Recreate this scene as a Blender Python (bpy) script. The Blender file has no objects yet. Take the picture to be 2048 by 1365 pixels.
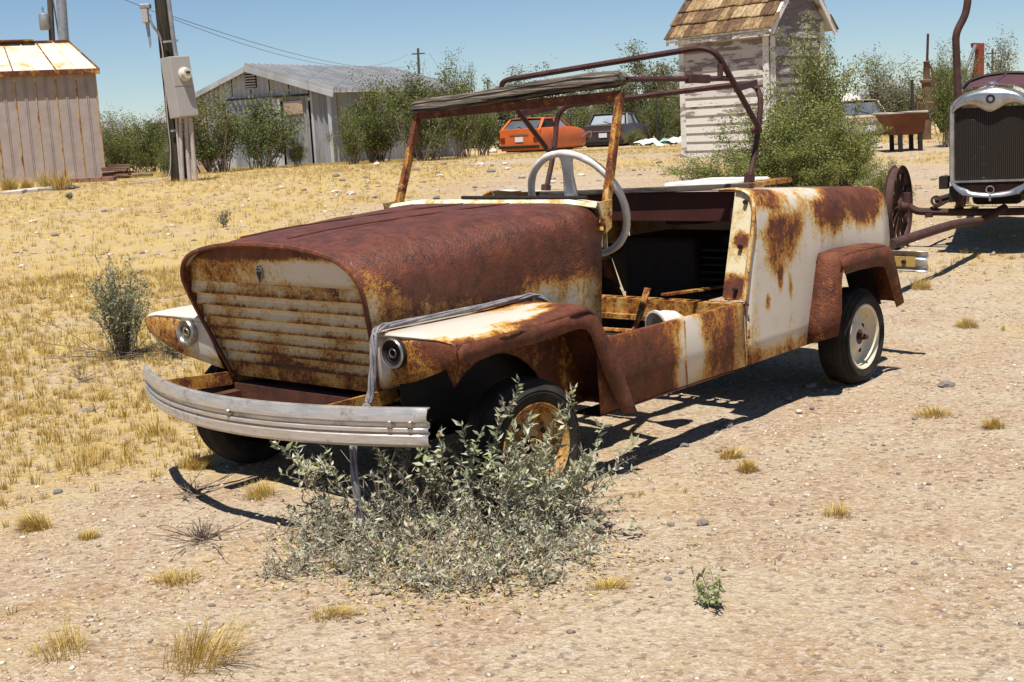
import bpy, bmesh, math, random
import numpy as np
from mathutils import Vector, Matrix

sc = bpy.context.scene
COL = sc.collection
PI = math.pi
rnd = random.Random(7)
rng = np.random.default_rng(7)

# ------------------------------------------------------------------ camera
FPX, CXP, CYP = 2596.0, 1024.0, 682.5          # focal length and centre in photo pixels
ROLL, HORY, CAMH = math.radians(3.045), 253.5, 1.0347
_p = math.atan((CYP - HORY) * math.cos(ROLL) / FPX)
_f = Vector((0, math.cos(_p), -math.sin(_p)))
_u0 = Vector((0, math.sin(_p), math.cos(_p)))
_r0 = Vector((1, 0, 0))
RIGHT = math.cos(ROLL) * _r0 - math.sin(ROLL) * _u0
UP = math.cos(ROLL) * _u0 + math.sin(ROLL) * _r0
FWD = _f
cam_d = bpy.data.cameras.new('camera')
cam = bpy.data.objects.new('camera', cam_d)
COL.objects.link(cam)
cam_d.sensor_width = 36.0
cam_d.lens = FPX / 2048 * 36.0
cam_d.clip_start = 0.05
cam_d.clip_end = 6000
m = Matrix.Identity(4)
for i in range(3):
    m[i][0], m[i][1], m[i][2] = RIGHT[i], UP[i], -FWD[i]
m.translation = (0, 0, CAMH)
cam.matrix_world = m
sc.camera = cam

def ray(px, py):
    return RIGHT * ((px - CXP) / FPX) + UP * ((CYP - py) / FPX) + FWD

def at(px, py, D):
    """world point seen at a photo pixel, at distance D along the view axis on the ground (world Y)"""
    d = ray(px, py)
    return Vector((0, 0, CAMH)) + d * (D / d.y)

# ------------------------------------------------------------------ sky, sun, exposure
SUN = Vector((-0.030, -0.125, 0.37)).normalized()
elev = math.asin(SUN.z)
azim = math.atan2(SUN.x, SUN.y)
w = bpy.data.worlds.new('World')
sc.world = w
w.use_nodes = True
nt = w.node_tree
nt.nodes.clear()
out = nt.nodes.new('ShaderNodeOutputWorld')
bg = nt.nodes.new('ShaderNodeBackground')
sky = nt.nodes.new('ShaderNodeTexSky')
sky.sky_type = 'NISHITA'
sky.sun_disc = False
sky.sun_elevation = elev
sky.sun_rotation = azim
sky.altitude = 1500
sky.air_density = 1.0
sky.dust_density = 0.0
sky.ozone_density = 5.0
bg.inputs['Strength'].default_value = 0.060
nt.links.new(sky.outputs[0], bg.inputs['Color'])
nt.links.new(bg.outputs[0], out.inputs['Surface'])
sun_d = bpy.data.lights.new('sun', 'SUN')
sun_d.energy = 5.0
sun_d.angle = math.radians(0.53)
sun_d.color = (1.0, 0.95, 0.87)
sun = bpy.data.objects.new('sun', sun_d)
COL.objects.link(sun)
sun.rotation_euler = (-SUN).to_track_quat('-Z', 'Y').to_euler()
sun.location = SUN * 30
sc.view_settings.view_transform = 'Standard'
sc.view_settings.look = 'None'
sc.view_settings.exposure = 0.70
sc.view_settings.gamma = 1.0

# ------------------------------------------------------------------ node material helpers
class NM:
    def __init__(s, name):
        s.mat = bpy.data.materials.new(name)
        s.mat.use_nodes = True
        s.nt = s.mat.node_tree
        s.b = s.nt.nodes['Principled BSDF']
        s.tc = None
    def node(s, t):
        return s.nt.nodes.new(t)
    def link(s, a, b):
        s.nt.links.new(a, b)
    def put(s, sock, v):
        if v is None:
            return
        if isinstance(v, bpy.types.NodeSocket):
            s.link(v, sock)
        else:
            if sock.type == 'RGBA' and len(v) == 3:
                v = (*v, 1)
            sock.default_value = v
    def obj(s):
        if s.tc is None:
            s.tc = s.node('ShaderNodeTexCoord')
        return s.tc.outputs['Object']
    def pos(s):
        return s.node('ShaderNodeNewGeometry').outputs['Position']
    def scale(s, v, sx, sy, sz):
        n = s.node('ShaderNodeVectorMath'); n.operation = 'MULTIPLY'
        s.put(n.inputs[0], v); n.inputs[1].default_value = (sx, sy, sz)
        return n.outputs[0]
    def xyz(s, v):
        n = s.node('ShaderNodeSeparateXYZ'); s.put(n.inputs[0], v)
        return n.outputs
    def noise(s, scale, detail=4, rough=.55, vec=None, dist=0):
        n = s.node('ShaderNodeTexNoise')
        n.inputs['Scale'].default_value = scale
        n.inputs['Detail'].default_value = detail
        n.inputs['Roughness'].default_value = rough
        n.inputs['Distortion'].default_value = dist
        s.put(n.inputs['Vector'], vec if vec is not None else s.obj())
        return n.outputs['Fac']
    def voro(s, scale, vec=None, out='Distance', feat='F1', rand=1):
        n = s.node('ShaderNodeTexVoronoi'); n.feature = feat
        n.inputs['Scale'].default_value = scale
        n.inputs['Randomness'].default_value = rand
        s.put(n.inputs['Vector'], vec if vec is not None else s.obj())
        return n.outputs[out]
    def math(s, op, a, b=None, clamp=False):
        n = s.node('ShaderNodeMath'); n.operation = op; n.use_clamp = clamp
        s.put(n.inputs[0], a); s.put(n.inputs[1], b)
        return n.outputs[0]
    def mad(s, a, k, c):
        n = s.node('ShaderNodeMath'); n.operation = 'MULTIPLY_ADD'
        s.put(n.inputs[0], a); s.put(n.inputs[1], k); s.put(n.inputs[2], c)
        return n.outputs[0]
    def map(s, v, a, b, c=0., d=1., smooth=True):
        n = s.node('ShaderNodeMapRange')
        n.interpolation_type = 'SMOOTHSTEP' if smooth else 'LINEAR'
        s.put(n.inputs[0], v)
        for k, x in zip((1, 2, 3, 4), (a, b, c, d)):
            n.inputs[k].default_value = x
        return n.outputs[0]
    def ramp(s, fac, stops):
        n = s.node('ShaderNodeValToRGB')
        el = n.color_ramp.elements
        while len(el) < len(stops):
            el.new(.5)
        for e, (p, c) in zip(el, stops):
            e.position = p; e.color = (*c, 1)
        s.put(n.inputs[0], fac)
        return n.outputs[0]
    def mix(s, fac, a, b, mode='MIX'):
        n = s.node('ShaderNodeMix'); n.data_type = 'RGBA'; n.blend_type = mode
        s.put(n.inputs[0], fac); s.put(n.inputs[6], a); s.put(n.inputs[7], b)
        return n.outputs[2]
    def attr(s, name, out='Color'):
        n = s.node('ShaderNodeAttribute'); n.attribute_name = name
        return n.outputs[out]
    def objrand(s):
        return s.node('ShaderNodeObjectInfo').outputs['Random']
    def bump(s, h, strength=.4, dist=.01):
        n = s.node('ShaderNodeBump')
        n.inputs['Strength'].default_value = strength
        n.inputs['Distance'].default_value = dist
        s.put(n.inputs['Height'], h)
        s.link(n.outputs[0], s.b.inputs['Normal'])
    def fin(s, col=None, rough=None, metal=None, spec=None):
        s.put(s.b.inputs['Base Color'], col)
        s.put(s.b.inputs['Roughness'], rough)
        s.put(s.b.inputs['Metallic'], metal)
        s.put(s.b.inputs['Specular IOR Level'], spec)
        return s.mat

def dirt_mat(name, col, col2=None, rough=.7, metal=0., scale=8., bump=.2, bscale=60., spec=.3, var=.35):
    """a surface of one kind with uneven colour and fine relief"""
    n = NM(name)
    c2 = col2 or tuple(x * .55 for x in col)
    f = n.noise(scale, 5, .6)
    c = n.mix(n.map(f, .5 - var, .5 + var), c2, col)
    h = n.noise(bscale, 4, .6)
    n.bump(h, bump, .004)
    r = n.mad(f, .25, rough - .12)
    return n.fin(c, r, metal, spec)

PAINT = (.53, .475, .405)
def rust_mat(name, paint=PAINT, c=0., grad=(0, 0, 0), spots=(), streak=.25, sdir=(26, 26, 2.2), nscale=7., amp=1.0,
             deep=(.075, .016, .012), pits=.5, gloss=.0, fine=.30, bump=.55, flecks=False, bands=None):
    """old paint going to rust; v decides how far each point has gone"""
    n = NM(name)
    P = n.obj()
    v = n.mad(n.noise(nscale, 6, .62, P, .3), amp, -.5 * amp)
    v = n.mad(n.noise(70, 3, .7, P), fine, v)
    v = n.math('ADD', v, -.5 * fine + .38 + c)
    v = n.mad(n.noise(1.0, 4, .6, n.scale(P, *sdir)), streak, v)
    v = n.math('ADD', v, -.5 * streak)
    if any(grad):
        xs = n.xyz(P)
        for k in range(3):
            if grad[k]:
                v = n.mad(xs[k], grad[k], v)
    v = n.mad(n.math('SUBTRACT', n.noise(250, 2, .6, P), .5), .34, v)
    if bands:
        fr_ = n.math('FRACT', n.mad(n.xyz(P)[2], -1 / bands[1], bands[0] / bands[1]))
        v = n.mad(n.map(fr_, .62, .98), bands[2], v)
        v = n.mad(n.map(fr_, .0, .12, 1, 0), bands[2] * .5, v)
    wob = n.math('MULTIPLY', n.math('SUBTRACT', n.noise(9, 3, .6, P), .5), 1.1)
    for (sx, sy, sz, rx, ry, rz, st) in spots:
        d = n.node('ShaderNodeVectorMath'); d.operation = 'SUBTRACT'
        n.put(d.inputs[0], P); d.inputs[1].default_value = (sx, sy, sz)
        q = n.scale(d.outputs[0], 1 / rx, 1 / ry, 1 / rz)
        l = n.node('ShaderNodeVectorMath'); l.operation = 'LENGTH'; n.put(l.inputs[0], q)
        dd = n.math('ADD', l.outputs['Value'], wob)
        v = n.mad(n.map(dd, .25, 1.45, 1, 0), st, v)
    pn = n.voro(160, P)
    pit = n.math('MULTIPLY', n.map(pn, .10, .30, 1, 0), n.map(v, .22, .5, .0, 1.0))
    pit = n.math('MULTIPLY', pit, n.map(n.noise(22, 2, .5, P), .42, .62))
    col = n.ramp(v, [(.0, paint), (.30, tuple(x * .95 for x in paint)), (.39, (.47, .32, .115)), (.475, (.36, .155, .018)), (.565, (.175, .050, .007)),
                     (.69, (.075, .018, .006)), (.82, deep), (1., tuple(x * .75 for x in deep))])
    col = n.mix(n.math('MULTIPLY', pit, pits), col, (.05, .016, .007))
    ch = n.math('ADD', v, n.mad(n.noise(38, 6, .68, P, .4), 1.0, -.5))
    col = n.mix(n.math('MULTIPLY', n.map(ch, .54, .58), n.map(v, .26, .40, 0, .9)), col, (.085, .022, .008))
    tone = n.mad(n.noise(17, 5, .7, P), 1.5, n.math('MULTIPLY', n.noise(55, 3, .7, P), .7))
    tone = n.map(tone, .75, 1.45, .42, 1.75, False)
    tv = n.node('ShaderNodeCombineXYZ')
    for k_ in range(3): n.put(tv.inputs[k_], tone)
    col = n.mix(n.map(v, .45, .65), col, n.mix(1., col, tv.outputs[0], 'MULTIPLY'))
    if flecks:
        fl = n.map(n.voro(42, P), .035, .05, 1, 0)
        fl = n.math('MULTIPLY', fl, n.map(n.noise(14, 2, .5, P), .52, .6))
        col = n.mix(fl, col, (.62, .52, .46))
    rr = n.map(v, .3, .6, .38, .72)
    if gloss:
        rr = n.math('SUBTRACT', rr, n.map(v, .65, .8, 0, gloss))
    h = n.mad(n.noise(120, 4, .7, P), n.map(v, .35, .6, .08, 1.), n.math('MULTIPLY', n.noise(30, 5, .65, P), n.map(v, .4, .7, .35, 1.1)))
    h = n.math('SUBTRACT', h, n.map(v, .40, .50, 0, .6))
    n.bump(h, bump, .003)
    return n.fin(col, rr, 0., .4)

# ------------------------------------------------------------------ mesh helpers
class MB:
    def __init__(s):
        s.v = []; s.f = []
    def add(s, vs, fs):
        o = len(s.v)
        s.v += [tuple(x) for x in vs]
        s.f += [tuple(i + o for i in f) for f in fs]
        return s
    def box(s, c, d, M=None):
        vs = [Vector((c[0] + d[0] / 2 * i, c[1] + d[1] / 2 * j, c[2] + d[2] / 2 * k)) for i in (-1, 1) for j in (-1, 1) for k in (-1, 1)]
        if M is not None:
            vs = [M @ v for v in vs]
        return s.add(vs, [(0, 1, 3, 2), (4, 6, 7, 5), (0, 4, 5, 1), (2, 3, 7, 6), (0, 2, 6, 4), (1, 5, 7, 3)])
    def bar(s, a, b, wx, wz, up=(0, 0, 1)):
        """rectangular bar from a to b"""
        a, b = Vector(a), Vector(b)
        t = (b - a).normalized(); up = Vector(up)
        x = t.cross(up)
        x = x.normalized() if x.length > 1e-5 else Vector((1, 0, 0))
        z = x.cross(t).normalized()
        vs = [p + x * (wx / 2 * i) + z * (wz / 2 * j) for p in (a, b) for i, j in ((-1, -1), (1, -1), (1, 1), (-1, 1))]
        return s.add(vs, [(3, 2, 1, 0), (4, 5, 6, 7), (0, 1, 5, 4), (1, 2, 6, 5), (2, 3, 7, 6), (3, 0, 4, 7)])
    def tube(s, pts, r, n=8, closed=False, caps=True):
        pts = [Vector(p) for p in pts]
        N = len(pts); o = len(s.v)
        rs = r if isinstance(r, (list, tuple)) else [r] * N
        prev = None
        for i, p in enumerate(pts):
            if closed:
                t = pts[(i + 1) % N] - pts[i - 1]
            else:
                t = pts[min(i + 1, N - 1)] - pts[max(i - 1, 0)]
            t.normalize()
            if prev is None:
                a = Vector((0, 0, 1)) if abs(t.z) < .9 else Vector((1, 0, 0))
                x = t.cross(a).normalized()
            else:
                x = prev - t * prev.dot(t)
                x = x.normalized() if x.length > 1e-6 else t.orthogonal().normalized()
            prev = x; y = t.cross(x)
            for k in range(n):
                a = 2 * PI * k / n
                s.v.append(tuple(p + (x * math.cos(a) + y * math.sin(a)) * rs[i]))
        for i in range(N if closed else N - 1):
            j = (i + 1) % N
            for k in range(n):
                l = (k + 1) % n
                s.f.append((o + i * n + k, o + i * n + l, o + j * n + l, o + j * n + k))
        if caps and not closed:
            s.f.append(tuple(o + k for k in range(n))[::-1])
            s.f.append(tuple(o + (N - 1) * n + k for k in range(n)))
        return s
    def lathe(s, prof, n=32, M=None, closed=False):
        """profile (radius, height) turned about local z"""
        o = len(s.v); K = len(prof)
        for i in range(n):
            a = 2 * PI * i / n
            for r, h in prof:
                v = Vector((r * math.cos(a), r * math.sin(a), h))
                s.v.append(tuple(M @ v if M is not None else v))
        for i in range(n):
            j = (i + 1) % n
            for k in range(K if closed else K - 1):
                l = (k + 1) % K
                s.f.append((o + i * K + k, o + j * K + k, o + j * K + l, o + i * K + l))
        return s
    def prism(s, poly, vec):
        """flat polygon (3D points) pushed along vec"""
        n = len(poly); vec = Vector(vec)
        vs = [Vector(p) for p in poly] + [Vector(p) + vec for p in poly]
        return s.add(vs, [tuple(range(n))[::-1], tuple(range(n, 2 * n))] + [(i, (i + 1) % n, n + (i + 1) % n, n + i) for i in range(n)])
    def grid(s, rows):
        o = len(s.v); R = len(rows); C = len(rows[0])
        for r in rows:
            s.v += [tuple(p) for p in r]
        for i in range(R - 1):
            for j in range(C - 1):
                a = o + i * C + j
                s.f.append((a, a + 1, a + C + 1, a + C))
        return s
    def mesh(s, name):
        me = bpy.data.meshes.new(name)
        me.from_pydata(s.v, [], s.f)
        bm = bmesh.new(); bm.from_mesh(me)
        bmesh.ops.recalc_face_normals(bm, faces=bm.faces)
        bm.to_mesh(me); bm.free()
        return me

def link(name, me, mat, parent=None, smooth=False, bevel=0., solid=0., angle=40):
    if mat is not None:
        me.materials.append(mat)
    o = bpy.data.objects.new(name, me)
    COL.objects.link(o)
    if parent is not None:
        o.parent = parent
    if smooth:
        me.polygons.foreach_set('use_smooth', [True] * len(me.polygons))
        try:
            me.set_sharp_from_angle(angle=math.radians(angle))
        except Exception:
            pass
    if solid:
        md = o.modifiers.new('thickness', 'SOLIDIFY'); md.thickness = abs(solid); md.offset = -1 if solid > 0 else 1
    if bevel:
        md = o.modifiers.new('bevel', 'BEVEL'); md.width = bevel; md.segments = 2; md.limit_method = 'ANGLE'
    return o

def obj(name, mb, mat, parent=None, **k):
    return link(name, mb.mesh(name), mat, parent, **k)

def tag(o, label=None, cat=None, group=None, kind=None):
    if label: o['label'] = label
    if cat: o['category'] = cat
    if group: o['group'] = group
    if kind: o['kind'] = kind
    return o

def thing(name, label, cat, loc=(0, 0, 0), rz=0., group=None):
    o = bpy.data.objects.new(name, None)
    o.empty_display_size = .1
    COL.objects.link(o)
    o.location = loc; o.rotation_euler = (0, 0, rz)
    return tag(o, label, cat, group)

def crom(pts, n=8, closed=False):
    """smooth curve through points"""
    P = [Vector(p) for p in pts]; N = len(P); res = []
    for i in range(N if closed else N - 1):
        if closed:
            a, b, c, d = P[i - 1], P[i], P[(i + 1) % N], P[(i + 2) % N]
        else:
            a, b, c, d = P[max(i - 1, 0)], P[i], P[i + 1], P[min(i + 2, N - 1)]
        for k in range(n):
            t = k / n
            res.append(.5 * ((2 * b) + (c - a) * t + (2 * a - 5 * b + 4 * c - d) * t * t + (3 * b - a - 3 * c + d) * t ** 3))
    if not closed:
        res.append(P[-1])
    return res

def bent(pts, rad, n=6):
    """polyline with rounded corners"""
    P = [Vector(p) for p in pts]; out_ = [P[0]]
    for i in range(1, len(P) - 1):
        a = (P[i - 1] - P[i]); b = (P[i + 1] - P[i])
        r = min(rad, a.length * .49, b.length * .49)
        p0 = P[i] + a.normalized() * r; p1 = P[i] + b.normalized() * r
        for k in range(n + 1):
            t = k / n
            out_.append(p0 * (1 - t) ** 2 + P[i] * 2 * t * (1 - t) + p1 * t * t)
    out_.append(P[-1])
    return out_

def fast_mesh(name, V, F, col=None):
    """numpy vertices (n,3) and equal-sided faces (m,k); col: per-vertex rgb"""
    me = bpy.data.meshes.new(name)
    V = np.asarray(V, np.float32); F = np.asarray(F, np.int32)
    k = F.shape[1]
    me.vertices.add(len(V)); me.vertices.foreach_set('co', V.ravel())
    me.loops.add(F.size); me.loops.foreach_set('vertex_index', F.ravel())
    me.polygons.add(len(F))
    me.polygons.foreach_set('loop_start', np.arange(0, F.size, k, dtype=np.int32))
    try:
        me.polygons.foreach_set('loop_total', np.full(len(F), k, np.int32))
    except Exception:
        pass
    if col is not None:
        ca = me.color_attributes.new('tint', 'FLOAT_COLOR', 'POINT')
        c4 = np.ones((len(V), 4), np.float32); c4[:, :3] = col
        ca.data.foreach_set('color', c4.ravel())
    me.update(calc_edges=True)
    me.validate()
    return me

# ------------------------------------------------------------------ terrain
_ys = np.arange(-20, 90, .1)
_zs = np.interp(_ys, [5.5, 8.2, 12, 19, 26, 44, 62], [0, .13, .29, .5, .47, .12, 0])
_k = np.hanning(31); _k /= _k.sum()
_zs = np.convolve(np.pad(_zs, 15, 'edge'), _k, 'valid')
def sstep(a, b, x):
    t = np.clip((x - a) / (b - a), 0, 1)
    return t * t * (3 - 2 * t)
def vnoise(x, y, seed=0):
    x = np.asarray(x, float); y = np.asarray(y, float)
    xi = np.floor(x).astype(np.int64); yi = np.floor(y).astype(np.int64)
    xf = x - xi; yf = y - yi
    xf = xf * xf * (3 - 2 * xf); yf = yf * yf * (3 - 2 * yf)
    def h(a, b):
        n = (a * 374761393 + b * 668265263 + seed * 1442695041) & 0xffffffff
        n = ((n ^ (n >> 13)) * 1274126177) & 0xffffffff
        return ((n ^ (n >> 16)) & 0xffff) / 65535.
    return (h(xi, yi) * (1 - xf) + h(xi + 1, yi) * xf) * (1 - yf) + (h(xi, yi + 1) * (1 - xf) + h(xi + 1, yi + 1) * xf) * yf
def fbm(x, y, seed=0, o=4):
    s = 0; a = .5
    for i in range(o):
        s = s + a * vnoise(x * 2 ** i, y * 2 ** i, seed + i * 7); a *= .5
    return s
def terr(x, y):
    x = np.asarray(x, float); y = np.asarray(y, float)
    z = np.interp(y, _ys, _zs)
    q = x / np.maximum(y, 1.)
    z = z - .25 * sstep(24, 40, y) * sstep(.10, .17, q) * (1 - sstep(70, 120, y))
    amp = sstep(6.0, 9.0, y) * .07 * (1 - sstep(60, 120, y))
    return z + (fbm(x * .45, y * .45, 3, 3) - .44) * amp
def gz(x, y):
    return float(terr(x, y))
def hit(px, py):
    d = ray(px, py); o = Vector((0, 0, CAMH))
    D = 1.5
    while D < 400:
        P = o + d * (D / d.y)
        if P.z <= gz(P.x, P.y):
            return P
        D += .04 if D < 60 else .5
    return P
def grass_mask(x, y):
    """how thickly dry grass grows"""
    n1 = fbm(x * .7 + 3, y * .7, 11, 4); n2 = fbm(x * 2.6, y * 2.6, 23, 3)
    left = 1 - sstep(-.13, .02, x / np.maximum(y, .8))
    near = sstep(2.9, 4.4, y)
    g = left * near * .52 + sstep(5.5, 10, y) * .10 + sstep(9.5, 12.5, y) * .22 + sstep(20, 26, y) * .2
    stones = np.exp(-((x / np.maximum(y, 1) - .04) / .11) ** 2) * np.exp(-((y - 13.2) / 2.6) ** 2)
    g = g - .35 * stones
    track = sstep(.12, .3, x / np.maximum(y, 1)) * (1 - sstep(4, 7.5, y))
    g = g - .3 * track
    return np.clip((g + (n1 - .47) * 1.5 + (n2 - .47) * .7) * 1.35, 0, 1) * sstep(2.0, 2.9, y + 0 * x)
# ------------------------------------------------------------------ ground
def axis(lo, hi, step, far_lo, far_hi, g=1.09):
    a = list(np.arange(lo, hi + 1e-6, step))
    s = step; v = hi; up = []
    while v < far_hi:
        s *= g; v += s; up.append(v)
    s = step; v = lo; dn = []
    while v > far_lo:
        s *= g; v -= s; dn.append(v)
    return np.array(dn[::-1] + a + up)
gx = axis(-2.6, 3.0, .028, -3500, 3500, 1.065)
gy = axis(1.6, 6.6, .028, -2500, 4500, 1.05)
GX, GY = np.meshgrid(gx, gy)
GZ = terr(GX, GY)
nearf = (1 - sstep(9, 16, np.hypot(GX, GY)))
GZ = GZ + nearf * ((fbm(GX * 3, GY * 3, 41, 3) - .44) * .018 + (fbm(GX * 11, GY * 11, 57, 3) - .44) * .016)
GM = grass_mask(GX, GY)
idx = np.arange(GX.size).reshape(GX.shape)
F = np.stack([idx[:-1, :-1], idx[:-1, 1:], idx[1:, 1:], idx[1:, :-1]], -1).reshape(-1, 4)
gcol = np.repeat(GM.ravel()[:, None], 3, 1)
me = fast_mesh('ground', np.stack([GX.ravel(), GY.ravel(), GZ.ravel()], 1), F, gcol)
n = NM('sandy_gravel_ground')
P = n.pos()
big = n.noise(.55, 5, .6, P)
mid = n.noise(3.2, 6, .62, P)
c = n.ramp(n.mad(mid, .6, n.math('MULTIPLY', big, .4)), [(.32, (.315, .20, .115)), (.43, (.375, .265, .168)), (.54, (.415, .325, .218)), (.68, (.43, .355, .262))])
g1 = n.voro(95, P, 'Color'); gx_ = n.xyz(g1)[0]
c = n.mix(n.math('MULTIPLY', n.map(gx_, .5, .9), .62), c, (.52, .445, .36))
spk = n.map(n.noise(150, 3, .75, P), .54, .66)
c = n.mix(n.math('MULTIPLY', spk, .50), c, (.155, .105, .07))
c = n.mix(n.math('MULTIPLY', n.map(n.noise(9, 5, .7, P), .56, .70), .38), c, (.255, .165, .105))
c = n.mix(n.math('MULTIPLY', n.map(n.xyz(n.voro(70, P, 'Color'))[1], .78, .98), .55), c, (.14, .10, .075))
gm = n.math('MULTIPLY', n.attr('tint', 'Fac'), n.map(n.noise(14, 4, .65, P), .30, .62))
c = n.mix(n.math('MULTIPLY', gm, .75), c, n.mix(n.noise(5, 3, .5, P), (.46, .30, .055), (.54, .395, .10)))
h = n.math('ADD', n.math('MULTIPLY', n.voro(95, P), .9), n.noise(240, 3, .6, P))
h = n.mad(n.noise(26, 5, .65, P), 1.6, h)
h = n.mad(n.voro(38, P, 'Distance', 'F1'), 1.2, h)
n.bump(h, .70, .014)
ground = link('ground', me, n.fin(c, .95, 0, .1))
me.polygons.foreach_set('use_smooth', [True] * len(me.polygons))
tag(ground, kind='structure')

# ------------------------------------------------------------------ shared materials
M = {}
M['hood'] = rust_mat('hood_rust', c=-.50, grad=(0, .08, 1.15), spots=((.2, .0, .80, .9, 1.2, .16, .14), (-.35, -.33, .75, .13, .22, .06, -.55), (.385, -.31, .58, .05, .05, .14, -.20), (.44, .40, .53, .05, .16, .07, -.16), (.44, .1, .62, .1, .35, .05, .12)),
                     streak=.42, sdir=(16, 16, 1.3), nscale=6, amp=.62, deep=(.092, .018, .019), gloss=.22, flecks=True, bump=1.)
M['hood'].node_tree.nodes['Principled BSDF'].inputs['Specular IOR Level'].default_value = .5
M['lip'] = rust_mat('lip_rust', c=.26, nscale=14, amp=.5, deep=(.08, .02, .013))
M['panel'] = rust_mat('grille_panel_rust', c=-.02, spots=((-.24, -.3, .70, .17, .2, .075, .14), (0, -.3, .735, .5, .2, .028, .40), (.2, -.3, .68, .16, .2, .05, -.2)), nscale=9, amp=.55, fine=.5, pits=.9)
M['slat'] = rust_mat('grille_slat_rust', paint=(.56, .46, .31), c=.10, grad=(0, 0, -.25), streak=.40, sdir=(7, 5, 16), nscale=5, amp=.85, fine=.38, pits=.8, bands=(.640, .036, .20), spots=((0, -.3, .63, .5, .2, .026, .12), (0, -.26, .375, .5, .2, .03, .12)))
M['fender'] = rust_mat('fender_rust', c=-.03, grad=(.55, .45, 0), spots=((.50, -.12, .53, .16, .30, .05, -.46), (-.5, -.15, .53, .2, .3, .05, -.4), (.52, .16, .53, .06, .10, .05, -.34), (.58, .02, .53, .04, .14, .05, -.24)), sdir=(20, 5, 10), streak=.75, nscale=8, amp=.6, deep=(.092, .019, .018), flecks=True)
M['fender_front'] = rust_mat('fender_front_rust', c=.13, nscale=8, amp=.55, spots=((.36, -.28, .44, .05, .1, .1, -.25), (-.36, -.28, .44, .10, .1, .1, -.22), (.6, -.28, .49, .09, .1, .05, .2)))
M['flange'] = rust_mat('flange_rust', c=.34, nscale=9, amp=.4, deep=(.092, .019, .018), flecks=True)
M['splash'] = rust_mat('splash_rust', c=.22, nscale=10, amp=.9, deep=(.04, .012, .006), paint=(.45, .36, .16))
M['sill'] = rust_mat('sill_rust', c=.19, nscale=7, amp=.5, spots=((.62, .82, .27, .2, .08, .17, -.40), (.62, 1.13, .30, .2, .05, .2, -.18), (.62, .5, .3, .2, .25, .2, .08)), streak=.3, deep=(.11, .024, .012), flecks=True)
M['rear'] = rust_mat('rear_body_rust', c=-.14, nscale=8, amp=.42, spots=((.62, 1.42, .60, .3, .15, .105, .36), (.62, 1.32, .755, .3, .20, .05, .30), (.62, 1.60, .69, .2, .10, .05, .12), (.6, 2.02, .70, .25, .34, .11, .50), (.62, 1.75, .62, .2, .12, .1, .10), (.62, 1.31, .40, .1, .022, .032, .35), (.62, 1.40, .46, .1, .022, .045, .28), (.62, 1.47, .43, .1, .02, .05, .28), (.62, 1.36, .205, .2, .5, .055, .22), (.62, 1.16, .22, .2, .06, .12, .18),
                     (-.6, 1.8, .6, .3, .5, .2, .3)), streak=.34, sdir=(20, 20, 1.6), fine=.34, pits=.8)
M['rear_fender'] = rust_mat('rear_fender_rust', c=.25, nscale=9, amp=.55, deep=(.095, .025, .017), pits=.7, bump=1.)
M['bead'] = rust_mat('bead_rust', paint=(.5, .42, .30), c=.05, nscale=16, amp=.7, streak=.4)
M['jamb'] = rust_mat('jamb_rust', paint=(.62, .54, .36), c=-.08, nscale=12, amp=.6, spots=((.58, 1.15, .46, .1, .1, .05, .4), (.58, 1.2, .62, .03, .1, .03, .4)))
M['post'] = rust_mat('post_rust', paint=(.50, .34, .12), c=.17, nscale=12, amp=.7, streak=.5, sdir=(30, 30, 5), deep=(.10, .03, .025))
M['tube'] = dirt_mat('rusted_tube', (.085, .034, .030), (.030, .011, .011), .6, 0, 25, .4, 180)
M['darkrust'] = dirt_mat('dark_rust', (.10, .034, .020), (.030, .011, .007), .85, 0, 12, .5, 120)
M['brown'] = rust_mat('brown_rust', paint=(.34, .18, .07), c=.12, nscale=12, amp=.6)
M['black'] = dirt_mat('oily_black_iron', (.022, .017, .015), (.008, .006, .006), .7, 0, 15, .3, 90)
M['tyre'] = dirt_mat('old_tyre_rubber', (.040, .033, .027), (.010, .009, .008), .85, 0, 9, .7, 90, .2, .22)
M['rim_cream'] = rust_mat('rim_cream_paint', paint=(.62, .55, .42), c=-.16, nscale=14, amp=.6)
M['rim_rust'] = rust_mat('rim_rust_paint', paint=(.44, .30, .10), c=.09, nscale=14, amp=.7)
M['white'] = dirt_mat('chalky_white_paint', (.70, .68, .65), (.42, .38, .33), .5, 0, 16, .35, 90, .4, .28)
M['chrome'] = dirt_mat('dull_chrome', (.55, .53, .50), (.25, .22, .19), .32, .9, 20, .15, 90)
M['lens'] = dirt_mat('dusty_lamp_bowl', (.30, .27, .20), (.10, .08, .06), .35, .3, 30, .1, 80)
def alu():
    n = NM('scuffed_aluminium')
    P = n.obj()
    s = n.noise(1, 5, .7, n.scale(P, 14, 14, 160))
    d = n.noise(9, 5, .7, P)
    c = n.mix(n.map(s, .3, .7), (.50, .46, .42), (.64, .61, .58))
    c = n.mix(n.math('MULTIPLY', n.map(d, .54, .68), .65), c, (.23, .19, .16))
    sc2 = n.noise(1, 3, .8, n.scale(P, 60, 60, 22))
    c = n.mix(n.math('MULTIPLY', n.map(sc2, .62, .70), .5), c, (.15, .13, .12))
    n.bump(n.noise(40, 4, .6, P), .15, .003)
    return n.fin(c, n.map(d, .3, .7, .34, .58), .75, .5)
M['alu'] = alu()
def wood(name, a, b, sx, sy, sz, bump=.8):
    n = NM(name)
    P = n.obj()
    g = n.noise(1, 6, .7, n.scale(P, sx, sy, sz), .4)
    c = n.ramp(g, [(.38, b), (.5, tuple((x + y) / 2 for x, y in zip(a, b))), (.62, a)])
    n.bump(g, bump, .008)
    return n.fin(c, .9, 0, .15)
M['wood_grey'] = wood('weathered_grey_wood', (.21, .175, .14), (.014, .011, .009), 5, 90, 110, 1.)
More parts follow.
